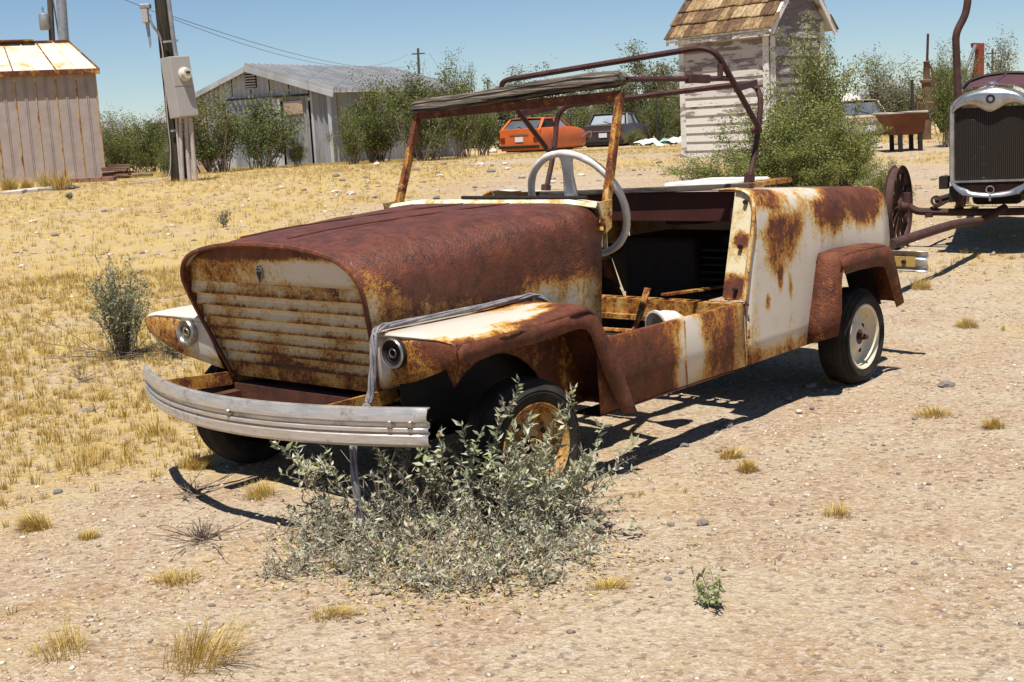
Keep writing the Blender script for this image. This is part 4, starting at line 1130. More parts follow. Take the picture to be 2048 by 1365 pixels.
for side in (0, 1):
    ns = 11
    for i in range(ns):
        a = -.25 + (SL + .5) * i / ns; L = (SL + .5) / ns
        rws = [[], []]
        for k in range(13):
            t = a + L * k / 12
            z_ = .03 + .010 * ((i * 7) % 3)
            if side == 0:
                e0 = ud * -ov; ez = ev - (pk - ev) / pt * ov; r0 = ud * pt; rz2 = pk
            else:
                e0 = ud * (GW + ov); ez = ev - (pk - ev) / (GW - pt) * ov; r0 = ud * (pt - .02); rz2 = pk - .004
            q = e0 + sd * t; rws[0].append((q.x, q.y, ez + z_))
            q = r0 + sd * t; rws[1].append((q.x, q.y, rz2 + z_))
        obj('roof_sheet', MB().grid(rws), M['roofz'], bn, smooth=True, solid=.006, angle=80)
for i in range(26):
    t = -.22 + (SL + .45) * i / 25
    obj('roof_batten', MB().bar(ud * (-ov - .02) + sd * t + Vector((0, 0, ev - (pk - ev) / pt * ov + .10)), ud * pt + sd * t + Vector((0, 0, pk + .10)), .07, .15), M['roofz'], bn)
for t in (-.26,):
    obj('barge_board', MB().bar(ud * -ov + sd * t + Vector((0, 0, ev - .13)), ud * pt + sd * t + Vector((0, 0, pk - .02)), .03, .16), M['corr'], bn)
    obj('barge_board', MB().bar(ud * (GW + ov) + sd * t + Vector((0, 0, ev - .13)), ud * pt + sd * t + Vector((0, 0, pk - .024)), .03, .16), M['corr'], bn)
obj('corner_post', MB().bar(Vector((0, 0, 0)) + nrm * .03, Vector((0, 0, ev - .05)) + nrm * .03, .10, .10, (0, 1, 0)), M['corr'], bn)
# low outbuilding seen left of the pole
lo = at(333, 300, 44); lo.z = gz(lo.x, lo.y) - .1
ls = thing('corrugated_lean_to', 'low corrugated iron lean-to behind the leaning pole', 'shed', lo)
zz = at(333, 246, 44).z - lo.z
corrugated('wall_sheet', Vector((-.28, 0, 0)), Vector((1, 0, 0)), 2.2, 0, lambda t: zz, M['corr'], ls, Vector((0, -1, 0)))
obj('lean_to_body', MB().box((.85, .75, zz / 2 - .03), (2.1, 1.4, zz - .06)), M['corr_dark'], ls)
obj('lean_to_roof', MB().prism([(-.4, -.2, zz), (2.1, -.2, zz), (2.1, 1.6, zz + .35), (-.4, 1.6, zz + .35)], (0, 0, .03)), M['roofz'], ls)
# ------------------------------------------------------------------ weathered outhouse
def peel(name, paint, bare, amt):
    n = NM(name)
    P = n.obj(); R_ = n.objrand()
    q = n.node('ShaderNodeCombineXYZ'); n.put(q.inputs[2], n.math('MULTIPLY', R_, 37.)); n.put(q.inputs[0], n.math('MULTIPLY', R_, 11.))
    ad = n.node('ShaderNodeVectorMath'); n.put(ad.inputs[0], P); n.put(ad.inputs[1], q.outputs[0])
    V = ad.outputs[0]
    g = n.noise(1, 5, .65, n.scale(V, 2.4, 2.4, 9)); f = n.noise(1, 4, .7, n.scale(V, 6, 6, 90))
    m_ = n.map(n.mad(f, .25, n.math('ADD', g, n.math('MULTIPLY', R_, .16))), amt, amt + .06)
    b_ = n.mix(n.map(f, .35, .65), tuple(x * .6 for x in bare), bare)
    c = n.mix(m_, paint, b_)
    c = n.mix(n.math('MULTIPLY', n.map(n.noise(1, 3, .8, n.scale(V, 14, 14, 30)), .64, .70), .55), c, (.06, .045, .04))
    n.bump(n.math('SUBTRACT', f, n.math('MULTIPLY', m_, .8)), .5, .006)
    return n.fin(c, .8, 0, .2)
M['clap_l'] = peel('peeling_white_clapboard', (.50, .46, .425), (.27, .22, .195), .70)
M['clap_lo'] = peel('whiter_clapboard', (.58, .54, .49), (.29, .23, .195), .74)
M['clap_r'] = peel('bare_grey_clapboard', (.40, .37, .37), (.23, .20, .20), .62)
M['trimw'] = peel('peeling_trim', (.62, .59, .56), (.34, .29, .27), .78)
oh = at(1543, 315, 17.5); oh.z = gz(oh.x, oh.y) - .02
out_h = thing('outhouse', 'small white clapboard outhouse with peeling paint and a brown shingle roof', 'outhouse', oh)
fl = at(1366, 312, 18.65); fl = Vector((fl.x - oh.x, fl.y - oh.y, 0)); FW = fl.length; fd = fl.normalized()     # along the left face
rd = Vector((-fd.y, fd.x, 0)); rd = rd if rd.x > 0 else -rd                                              # along the right (gable) face
q = ray(1647, 200); qq = q.x / q.y
GWd = (qq * oh.y - oh.x) / (rd.x - qq * rd.y)
EV = at(1535, 42, 17.5).z - oh.z
nb = 15; ex = EV / nb
nl = Vector((-rd.x, -rd.y, 0)); nr = Vector((-fd.x, -fd.y, 0))
def clap(p0, du, L, z, h, nrm_, mat, par, tl_=0., tr_=0.):
    """one lapped board: thin at the top, proud at the bottom"""
    jit = rnd.uniform(-.004, .004)
    b_ = [p0 + nrm_ * .022 + Vector((0, 0, z + jit)), p0 + du * L + nrm_ * .022 + Vector((0, 0, z - jit)), p0 + du * (L - tr_) + nrm_ * .006 + Vector((0, 0, z + h + .012)), p0 + du * tl_ + nrm_ * .006 + Vector((0, 0, z + h + .012))]
    return obj('clapboard', MB().prism(b_, nrm_ * -.010), mat, par)
wl_ = obj('wall', MB().prism([fd * .02 + rd * .02, fd * (FW - .02) + rd * .02, fd * (FW - .02) + rd * (GWd - .02), fd * .02 + rd * (GWd - .02)], (0, 0, EV + .05)), M['clap_r'], out_h)
for i in range(nb):
    z = .03 + i * ex
    clap(fd * .045, fd, FW - .09, z, ex, nl, M['clap_lo'] if i < 7 else M['clap_l'], out_h)
    clap(rd * .045, rd, GWd - .09, z, ex, nr, M['clap_r'], out_h)
RISE = GWd * .62
i = nb
while (i - nb) * ex < RISE - .05:
    z = .03 + i * ex; k = (z - EV) / RISE; k2 = min(1, (z + ex - EV) / RISE)
    w0 = GWd * .5 * max(0, k); w1 = GWd * .5 * (k2 - k)
    if k < 1:
        clap(rd * (max(.02, w0)), rd, GWd - 2 * max(.02, w0), z, ex, nr, M['clap_r'], out_h, w1, w1)
    i += 1
obj('gable_core', MB().prism([rd * .03 + fd * .03 + Vector((0, 0, EV)), rd * (GWd - .03) + fd * .03 + Vector((0, 0, EV)), rd * (GWd / 2) + fd * .03 + Vector((0, 0, EV + RISE - .03))], fd * (FW - .06)), M['clap_r'], out_h)
for (p0, w_) in ((Vector((0, 0, 0)), 1), (fd * FW, 0), (rd * GWd, 2)):
    n1, n2 = (nl, nr) if w_ == 1 else ((nl, -nr) if w_ == 0 else (-nl, nr))
    if w_ != 2: obj('corner_board', MB().bar(p0 + (fd if w_ == 1 else -fd) * .045 + nl * .018, p0 + (fd if w_ == 1 else -fd) * .045 + nl * .018 + Vector((0, 0, EV)), .09, .022, nl), M['trimw'], out_h)
    if w_ != 0: obj('corner_board', MB().bar(p0 + (rd if w_ == 1 else -rd) * .045 + nr * .020, p0 + (rd if w_ == 1 else -rd) * .045 + nr * .020 + Vector((0, 0, EV)), .09, .022, nr), M['trimw'], out_h)
obj('base_skid', MB().bar(fd * (FW + .05) + Vector((0, 0, .03)) - nl * .05, fd * -.02 + Vector((0, 0, .03)) - nl * .05, .12, .09), M['wood_black'], out_h)
# roof
SLO = RISE / (GWd / 2); OVH = .13; OVG = .14
dn_ = EV - SLO * OVH
for side in (0, 1):
    base = (lambda t, u: fd * (-OVG + t) + (rd * u if side == 0 else rd * (GWd - u)))
    a = base(0, -OVH) + Vector((0, 0, dn_ + .035)); b_ = base(FW + 2 * OVG, -OVH) + Vector((0, 0, dn_ + .035))
    c_ = base(FW + 2 * OVG, GWd / 2) + Vector((0, 0, EV + RISE + .035)); d_ = base(0, GWd / 2) + Vector((0, 0, EV + RISE + .035))
    rdk = obj('roof_deck', MB().prism([a, b_, c_, d_], (0, 0, .022)), M['trimw'], out_h)
    sln = math.hypot(GWd / 2 + OVH, RISE + SLO * OVH); ca = (GWd / 2 + OVH) / sln; sa = (RISE + SLO * OVH) / sln
    nrow = 5; exq = sln / nrow
    for r_ in range(nrow):
        t = -.02 + (.06 if r_ % 2 else 0)
        while t < FW + 2 * OVG:
            w_ = rnd.uniform(.085, .19)
            if t + w_ > FW + 2 * OVG + .03: w_ = FW + 2 * OVG + .03 - t
            if w_ < .04: break
            s0 = r_ * exq - .035 + rnd.uniform(-.015, .01); s1 = s0 + exq + .06
            lift0 = .062 + .012 * (r_ == 99); lift1 = .034 + .024
            def pt_(tt, ss, lf):
                return base(tt, -OVH + ss * ca) + Vector((0, 0, dn_ + .035 + ss * sa + lf))
            P4 = [pt_(t + .003, s0, lift0 + rnd.uniform(0, .006)), pt_(t + w_ - .003, s0, lift0 + rnd.uniform(0, .006)), pt_(t + w_ - .003, s1, lift1 - .03), pt_(t + .003, s1, lift1 - .03)]
            tone = rnd.random()
            key = 'shingle%d' % (0 if tone < .3 else 1 if tone < .6 else 2 if tone < .82 else 3)
            if key not in M:
                cs = {'shingle0': ((.20, .125, .065), (.075, .042, .022)), 'shingle1': ((.33, .225, .115), (.13, .08, .04)), 'shingle2': ((.42, .31, .18), (.18, .12, .065)), 'shingle3': ((.13, .075, .045), (.05, .028, .018))}[key]
                M[key] = wood('cedar_' + key[:-1], cs[0], cs[1], 18, 18, 5, .4)
            obj('shingle', MB().prism(P4, (0, 0, -.012)), M[key], rdk)
            t += w_
for u0, u1, z0_, z1_ in ((-OVH, GWd / 2, dn_, EV + RISE), (GWd + OVH, GWd / 2, dn_, EV + RISE)):
    obj('rake_board', MB().bar(fd * (-OVG + .012) + rd * u0 + Vector((0, 0, z0_ - .005)), fd * (-OVG + .012) + rd * u1 + Vector((0, 0, z1_ - .005)), .022, .075), M['trimw'], out_h)
obj('eave_board', MB().bar(fd * (-OVG) + rd * (-OVH + .012) + Vector((0, 0, dn_ - .005)), fd * (FW + OVG) + rd * (-OVH + .012) + Vector((0, 0, dn_ - .005)), .022, .06), M['trimw'], out_h)

# ------------------------------------------------------------------ derelict cars in the background
M['glass'] = dirt_mat('dusty_car_glass', (.10, .115, .13), (.05, .055, .065), .12, 0, 3, .02, 20, .6)
M['seethru'] = dirt_mat('pale_dusty_glass', (.27, .31, .33), (.18, .21, .23), .15, 0, 2, .02, 20, .6)
M['inside'] = dirt_mat('dark_car_interior', (.02, .017, .015), (.01, .009, .008), .9)
M['lamp_red'] = dirt_mat('red_lamp_lens', (.22, .02, .012), (.12, .012, .01), .3)
M['plate'] = dirt_mat('pale_number_plate', (.60, .62, .66), (.45, .48, .55), .5)
def side_shape(P, halfw, tumble=0.): pass
def wreck(name, label, loc, heading, paint, L, Wd, H, belt, roof, hatch, wheels, glass, trim, bump_m, plate_txt, sink=0., hood_z=None):
    """car standing on x = forward, built rear at x=0; z0 ground"""
    o = thing(name, label, 'car', loc, heading)
    h2 = Wd / 2; zb = .20 - sink
    def sec(x, zlo, zhi, hw): return [(x, -hw * .94, zlo), (x, -hw, zlo + .10), (x, -hw, (zlo + zhi) * .55), (x, -hw * .985, zhi - .06), (x, -hw * .93, zhi), (x, 0, zhi + .015), (x, hw * .93, zhi), (x, hw * .985, zhi - .06), (x, hw, (zlo + zhi) * .55), (x, hw, zlo + .10), (x, hw * .94, zlo)]
    rws = [sec(x, zb + a, z, h2 * k) for x, a, z, k in roof['body']]
    bd_ = obj('body', MB().grid(rws), paint, o, smooth=True, solid=.01, angle=35)
    obj('tail_panel', MB().add(rws[0], [tuple(range(len(rws[0])))]), paint, bd_)
    obj('nose_panel', MB().add(rws[-1], [tuple(range(len(rws[-1])))]), paint, bd_)
    xb0, xt0, xt1, xb1 = roof['cab']; zr = H - sink
    zbl = belt - sink
    tw = h2 * .80; bw = h2 * .93
    A = [Vector((xb0, s * bw, zbl)) for s in (-1, 1)]; B = [Vector((xt0, s * tw, zr - .03)) for s in (-1, 1)]
    C_ = [Vector((xt1, s * tw, zr - .03)) for s in (-1, 1)]; D_ = [Vector((xb1, s * bw, zbl)) for s in (-1, 1)]
    rf = MB()
    rf.grid([[(x, y * k2, zr - .03 + dz) for y, k2, dz in ((-tw, 1, 0), (-tw * .85, 1, .03), (0, 1, .045), (tw * .85, 1, .03), (tw, 1, 0))] for x, k2 in ((xt0 - .06, 1), (xt0 + .1, 1), ((xt0 + xt1) / 2, 1), (xt1, 1))])
    r_o = obj('roof', rf, paint, o, smooth=True, solid=.03)
    pr = .035
    for s in (0, 1):
        obj('pillar', MB().bar(A[s], B[s], .09 if hatch else .07, .05), paint, r_o)
        obj('pillar', MB().bar(C_[s], D_[s], .05, .05), paint, r_o)
        xm = (xb0 + xb1) / 2 + .1; m0 = Vector((xm, (1 if s else -1) * bw, zbl)); m1 = Vector(((xt0 + xt1) / 2 + .1, (1 if s else -1) * tw, zr - .03))
        obj('pillar', MB().bar(m0, m1, .07, .05), paint, r_o)
        ins = Vector((0, -.02 if s else .02, 0))
        obj('side_window', MB().add([A[s] + ins, B[s] + ins, m1 + ins, m0 + ins], [(0, 1, 2, 3)]), glass['side_back'], r_o)
        obj('side_window', MB().add([m0 + ins, m1 + ins, C_[s] + ins, D_[s] + ins], [(0, 1, 2, 3)]), glass['side_front'], r_o)
    obj('rear_window', MB().add([A[0].lerp(A[1], .06) + Vector((-.012, 0, .04)), A[0].lerp(A[1], .94) + Vector((-.012, 0, .04)), B[0].lerp(B[1], .94) + Vector((-.012, 0, -.03)), B[0].lerp(B[1], .06) + Vector((-.012, 0, -.03))], [(0, 1, 2, 3)]), glass['rear'], r_o)
    obj('windscreen', MB().add([C_[0], C_[1], D_[1], D_[0]], [(0, 1, 2, 3)]), glass['front'], r_o)
    obj('wiper', MB().bar(A[0].lerp(A[1], .35) + Vector((-.02, 0, .06)), A[0].lerp(A[1], .62).lerp(B[0].lerp(B[1], .62), .35) + Vector((-.03, 0, .02)), .012, .02), M['black'], r_o)
    tz = roof['body'][0][2]
    for s in (-1, 1):
        obj('tail_light', MB().box((-.012, s * h2 * .80, zb + (tz - zb) * .55), (.03, h2 * .22, .15)), trim['lamp'], bd_, bevel=.01)
        obj('door_line', MB().bar(Vector((xb0 + (xb1 - xb0) * .30, s * (h2 + .004), zb + .1)), Vector((xb0 + (xb1 - xb0) * .30, s * (h2 + .002), zbl - .1)), .006, .012, (0, 1, 0)), M['black'], bd_)
    obj('rear_bumper', MB().box((-.05, 0, zb + .13), (.09, Wd * .98, .10)), bump_m, bd_, bevel=.02)
    obj('trim_strip', MB().box((-.012, .0, zb + (tz - zb) * .78), (.012, Wd * .46, .045)), M['chrome'], bd_)
    obj('number_plate', MB().box((-.016, .0, zb + (tz - zb) * .55), (.014, .32, .17)), M['plate'], bd_)
    obj('interior', MB().box(((xb0 + xb1) / 2, 0, zbl - .14), ((xb1 - xb0) * .9, Wd * .84, .2)), M['inside'], bd_)
    obj('underbody', MB().box((L / 2, 0, zb + .02), (L * .9, Wd * .8, .14)), M['black'], bd_)
    for (x, s, m_) in wheels:
        T = Matrix.Translation((x, s * (h2 - .09), .30 - sink)) @ Matrix.Rotation(s * -PI / 2, 4, 'X')
        w_ = obj('wheel', MB().lathe([(.17, .10), (.18, .085), (.15, .06), (.06, .055), (.0005, .06)], 20, T), m_, o, smooth=True)
        obj('tyre', MB().lathe([(.17, .10), (.22, .11), (.28, .09), (.30, .06), (.30, -.06), (.27, -.09), (.18, -.09)], 24, T), M['tyre'], w_, smooth=True)
    return o, bd_
M['orange'] = dirt_mat('faded_orange_paint', (.56, .125, .022), (.42, .085, .016), .42, 0, 3, .05, 20, .45)
M['darkcar'] = dirt_mat('faded_dark_brown_paint', (.060, .040, .040), (.035, .026, .027), .38, 0, 3, .05, 20, .5)
M['tan'] = dirt_mat('faded_tan_paint', (.42, .34, .24), (.34, .27, .19), .42, 0, 3, .05, 20, .45)
hatchb = dict(body=[(0, 0, .80, .90), (.02, 0, .83, .96), (.35, 0, .86, 1), (1.2, 0, .86, 1), (2.4, 0, .85, 1), (2.9, 0, .82, .99), (3.4, 0, .76, .96), (3.75, .05, .66, .90), (3.82, .1, .60, .84)], cab=(.05, .62, 1.9, 2.6))
a = at(1040, 310, 45.5); a.z = gz(a.x, a.y) - .02
oc1, ob = wreck('hatchback', 'faded orange hatchback wreck without wheels among the desert bushes', a, PI / 2 - .52, M['orange'], 3.82, 1.62, 1.30, .86, hatchb, True, [], dict(side_back=M['inside'], side_front=M['seethru'], rear=M['glass'], front=M['seethru']), dict(lamp=M['lamp_red']), M['black'], '', sink=.10)
ra_ = obj('roof_rail', MB().tube([(.75, -.6, 1.24), (.85, -.62, 1.29), (1.5, -.62, 1.28), (1.6, -.6, 1.22)], .018, 6), M['chrome'], oc1)
obj('loose_front_bumper', MB().tube(bent([(2.9, -.95, .45), (3.3, -1.05, .62), (3.75, -.98, .60), (3.85, -.85, .40)], .1, 4), .03, 6), M['chrome'], oc1)
sedan = dict(body=[(0, 0, .78, .88), (.02, 0, .84, .94), (.3, 0, .88, .99), (1.2, 0, .90, 1), (2.6, 0, .88, 1), (3.2, 0, .86, .99), (4.1, 0, .78, .95), (4.35, .05, .70, .88)], cab=(.72, 1.15, 2.35, 3.0))
a = at(1207, 299, 50); a.z = gz(a.x, a.y) - .05
oc2, _ = wreck('sedan', 'dark brown derelict sedan right of the orange hatchback', a, PI / 2 - .34, M['darkcar'], 4.35, 1.68, 1.38, .90, sedan, False, [(.85, -1, M['chrome']), (3.55, -1, M['chrome']), (.85, 1, M['black']), (3.55, 1, M['black'])], dict(side_back=M['seethru'], side_front=M['seethru'], rear=M['seethru'], front=M['seethru']), dict(lamp=M['lamp_red']), M['black'], '', sink=.08)
a = at(1742, 281, 40); a.z = gz(a.x, a.y) - .02
oc3, _ = wreck('sedan', 'tan derelict car half hidden behind the right-hand green bush', a, PI / 2 + .12, M['tan'], 4.35, 1.72, 1.40, .92, sedan, False, [(.85, -1, M['black']), (3.55, -1, M['black']), (.85, 1, M['black']), (3.55, 1, M['black'])], dict(side_back=M['glass'], side_front=M['glass'], rear=M['glass'], front=M['glass']), dict(lamp=M['plate']), M['black'], '', sink=.04)
obj('roof_bundle', MB().lathe([(.0005, .26), (.25, .22), (.42, .10), (.45, 0)], 16, Matrix.Translation((1.7, .1, 1.36))), M['white'], oc3, smooth=True)

# rusty feed trough on legs
a = on(hit(1805, 303)); TD = a.y
tg = thing('feed_trough', 'rusty tapered metal trough on legs between the tan car and the old car', 'trough', a)
def tlc(px, py, d=0.): return at(px, py, TD + d) - a
zt_, zb_ = tlc(1800, 226).z, tlc(1800, 270).z
xl, xr = tlc(1763, 226).x, tlc(1842, 226).x
M['troughr'] = dirt_mat('orange_rust_plate', (.21, .075, .035), (.10, .035, .02), .8, 0, 4, .3, 40)
b = MB(); top_ = [(xl, -.25, zt_), (xr, -.25, zt_), (xr, .35, zt_), (xl, .35, zt_)]; bot_ = [(xl + .16, -.16, zb_), (xr - .02, -.16, zb_), (xr - .02, .26, zb_), (xl + .16, .26, zb_)]
b.add(top_ + bot_, [(4, 5, 6, 7), (0, 1, 5, 4), (1, 2, 6, 5), (2, 3, 7, 6), (3, 0, 4, 7)])
tb2 = obj('trough_pan', b, M['troughr'], tg, solid=.012)
obj('trough_rim', MB().tube([Vector(p) for p in top_], .018, 6, closed=True), M['concrete'], tb2)
for x, y in ((xl + .2, -.14), (xr - .06, -.14), (xl + .2, .24), (xr - .06, .24)):
    obj('leg', MB().bar((x, y, zb_ + .02), (x + .01, y, -.08), .05, .05, (0, 1, 0)), M['black'], tg)

# well pump head with tall rod
a = on(hit(1853, 305)) ; a = Vector((a.x, 20.5, 0)); aa = at(1853, 290, 20.5); a = Vector((aa.x, 20.5, gz(aa.x, 20.5)))
pm = thing('well_pump', 'rusty well pump casting with a tall thin rod among the bushes', 'pump', a)
def pq(px, py): return at(px, py, 20.5) - a
M['pumpr'] = dirt_mat('brown_pump_iron', (.17, .10, .055), (.08, .045, .03), .7, 0, 8, .3, 50)
obj('rod', MB().tube([pq(1854, 130), pq(1856, 68)], .020, 8), M['iron'], pm)
obj('pump_column', MB().tube([Vector((pq(1853, 225).x, 0, -.1)), pq(1853, 225)], .07, 10), M['pumpr'], pm)
zz0 = pq(1853, 200)
obj('pump_head', MB().lathe([(.12, -.16), (.13, -.05), (.08, -.03), (.075, .25), (.10, .27), (.10, .30), (.05, .32), (.045, .56), (.06, .58), (.0005, .60)], 16, Matrix.Translation((zz0.x, 0, zz0.z))), M['pumpr'], pm, smooth=True)
obj('pump_spout', MB().tube([(zz0.x, 0, zz0.z + .02), (zz0.x - .16, -.02, zz0.z + .02)], .04, 8), M['pumpr'], pm)
obj('pump_lever', MB().tube(crom([pq(1856, 128), pq(1864, 140), pq(1867, 165), pq(1872, 185), pq(1880, 200)], 4), .02, 6), M['pumpr'], pm)

# red hoist arm in the distance
a = at(1957, 240, 30); a.z = gz(a.x, a.y)
ho = thing('hoist', 'rusty red hoist boom with a diagonal stay beyond the vintage car', 'hoist', a)
def hq(px, py): return at(px, py, 30) - a
M['redboom'] = dirt_mat('rust_red_paint', (.26, .055, .03), (.14, .03, .02), .7, 0, 4, .2, 30)
hp = [hq(1949, 86), hq(1969, 87), hq(1968, 150), hq(1967, 175), hq(1948, 175), hq(1955, 130), hq(1958, 100), hq(1950, 94)]
obj('boom', MB().prism(hp, (0, .25, 0)), M['redboom'], ho)
obj('boom_foot', MB().box((hq(1957, 200).x, .12, hq(1957, 200).z / 2), (.28, .3, hq(1957, 170).z)), M['redboom'], ho)
obj('stay', MB().tube([hq(1951, 90), hq(1930, 145), Vector((hq(1926, 165).x, 0, 0))], .04, 6), M['galv'], ho)

# white rubbish heap by the fence
a = on(hit(1330, 292))
rub = thing('rubbish_heap', 'heap of crumpled white plastic sheets beside the outhouse', 'rubbish heap', Vector((a.x, a.y, gz(a.x, a.y))))
for i in range(5):
    r_ = random.Random(50 + i)
    g_ = [[(u * .8 - .4, v * .6 - .3, .10 + .28 * float(fbm(u * 3 + i * 5, v * 3, 71 + i, 3)) - .5 * ((u - .5) ** 2 + (v - .5) ** 2)) for u in np.linspace(0, 1, 9)] for v in np.linspace(0, 1, 8)]
    o = obj('plastic_sheet', MB().grid(g_), M['white'] if i != 2 else dirt_mat('green_plastic', (.12, .35, .28), (.3, .4, .38), .5), rub)
    o.location = (-.75 + i * .36, r_.uniform(-.2, .2), .03); o.rotation_euler = (r_.uniform(-.2, .2), r_.uniform(-.3, .3), r_.uniform(0, 3))

# fence posts
M['postst'] = dirt_mat('dark_fence_post', (.035, .030, .026), (.018, .016, .014), .8)
for px, pt_, pb_, D, lb in ((1143, 232, 292, 48, 'thin dark fence post behind the orange hatchback'), (1315, 200, 290, 50, 'thin dark fence post beside the outhouse'), (250, 257, 312, 42, 'thin dark fence post in the gap between shed and pole'), (1826, 160, 250, 32, 'thin dark fence post among bushes beside the well pump')):
    a = at(px, pb_, D); a.z = gz(a.x, a.y); t = at(px - 2, pt_, D)
    o = obj('fence_post', MB().bar((0, 0, -.2), (t.x - a.x, 0, t.z - a.z), .06, .05, (0, 1, 0)), M['postst'])
    o.location = a; tag(o, lb, 'fence post', 'fence posts in the background')

# ------------------------------------------------------------------ hills on the horizon
def hills(name, D, prof, col):
    n_ = len(prof); rw = [[], [], []]
    for px, h in prof:
        x = (px - CXP) / FPX * D
        rw[0].append((x, D - 60, -3)); rw[1].append((x, D, CAMH + h / FPX * D)); rw[2].append((x, D + 150, -3))
    o = obj(name, MB().grid(rw), col, smooth=True); tag(o, kind='structure')
M['hill'] = dirt_mat('hazy_hill', (.23, .22, .24), (.18, .175, .20), .95, 0, .01, .0, 1)
pr = []
for px in range(-2600, 4700, 24):
    h = 7 + 9 * float(fbm(px * .004, 0, 5, 4)) + 36 * math.exp(-((px - 262) / 38.) ** 2) + 22 * math.exp(-((px - 200) / 70.) ** 2) + 32 * math.exp(-((px - 1790) / 70.) ** 2) + 28 * math.exp(-((px - 1260) / 60.) ** 2)
    pr.append((px, h))
hills('hills', 2200., pr, M['hill'])
# ------------------------------------------------------------------ plants
def leaf_mat(name, rough=.6, trans=.25):
    n = NM(name)
    c = n.attr('tint')
    c = n.mix(n.map(n.noise(60, 2, .5), .3, .7, 0, .35), c, (.10, .09, .05))
    n.fin(c, rough, 0, .25)
    tr = n.node('ShaderNodeBsdfTranslucent'); n.put(tr.inputs['Color'], c)
    mx = n.node('ShaderNodeMixShader'); mx.inputs[0].default_value = trans
    n.link(n.b.outputs[0], mx.inputs[1]); n.link(tr.outputs[0], mx.inputs[2])
    n.link(mx.outputs[0], n.nt.nodes['Material Output'].inputs['Surface'])
    return n.mat
M['leaf'] = leaf_mat('leaf')
M['blade'] = leaf_mat('dry_blade', .7, .3)
M['twig'] = dirt_mat('grey_twig', (.20, .16, .125), (.09, .07, .055), .9, 0, 20)
M['twig_pale'] = dirt_mat('pale_twig', (.34, .29, .24), (.16, .13, .10), .9, 0, 20)
M['bark'] = dirt_mat('dark_bark', (.11, .085, .065), (.05, .04, .03), .95, 0, 12, .6, 40)

def nrmz(v):
    return v / np.maximum(np.linalg.norm(v, axis=-1, keepdims=True), 1e-9)

def leaves_mesh(name, B, Dr, L, Wd, col, curl=.25, fold=.35, fine=True):
    """lance-shaped folded leaves: base points, directions, lengths, widths, colours"""
    B = np.asarray(B, float); Dr = nrmz(np.asarray(Dr, float)); n_ = len(B)
    a = rng.normal(size=(n_, 3)); S = nrmz(np.cross(Dr, a)); U = np.cross(S, Dr)
    L = np.asarray(L)[:, None]; Wd = np.asarray(Wd)[:, None]
    cu = rng.uniform(-curl, curl * 1.6, (n_, 1))
    if fine:
        m_ = B + Dr * L * .45 + U * L * cu * .25
        l_ = B + Dr * L * .40 + S * Wd * .5 + U * (L * cu * .2 + Wd * fold)
        r_ = B + Dr * L * .40 - S * Wd * .5 + U * (L * cu * .2 + Wd * fold)
        t_ = B + Dr * L * (1 - .3 * np.abs(cu)) + U * L * cu
        V = np.stack([B, l_, m_, r_, t_], 1).reshape(-1, 3)
        f0 = np.array([[0, 2, 1], [0, 3, 2], [1, 2, 4], [2, 3, 4]])
        k = 5
    else:
        l_ = B + Dr * L * .5 + S * Wd * .5 + U * Wd * fold
        r_ = B + Dr * L * .5 - S * Wd * .5 + U * Wd * fold
        t_ = B + Dr * L + U * L * cu * .4
        V = np.stack([B, l_, t_, r_], 1).reshape(-1, 3)
        f0 = np.array([[0, 2, 1], [0, 3, 2]])
        k = 4
    F_ = (np.arange(n_)[:, None, None] * k + f0[None]).reshape(-1, 3)
    C_ = np.repeat(np.asarray(col), k, 0)
    return fast_mesh(name, V, F_, C_)

def grow(start, d, length, n=7, bend=.25, lift=0., rr=rnd):
    p = Vector(start); d = Vector(d).normalized(); pts = [p.copy()]
    for i in range(n):
        d = (d + Vector((rr.gauss(0, bend), rr.gauss(0, bend), rr.gauss(0, bend) + lift)) * .35).normalized()
        p = p + d * (length / n); pts.append(p.copy())
    return pts

def pal(base, n_, var=.25):
    """leaf colours scattered round one or more base colours"""
    base = np.atleast_2d(np.array(base, float))
    c = base[rng.integers(0, len(base), n_)]
    return np.clip(c * rng.uniform(1 - var, 1 + var, (n_, 1)) * rng.uniform(.9, 1.1, (n_, 3)), 0, 1)

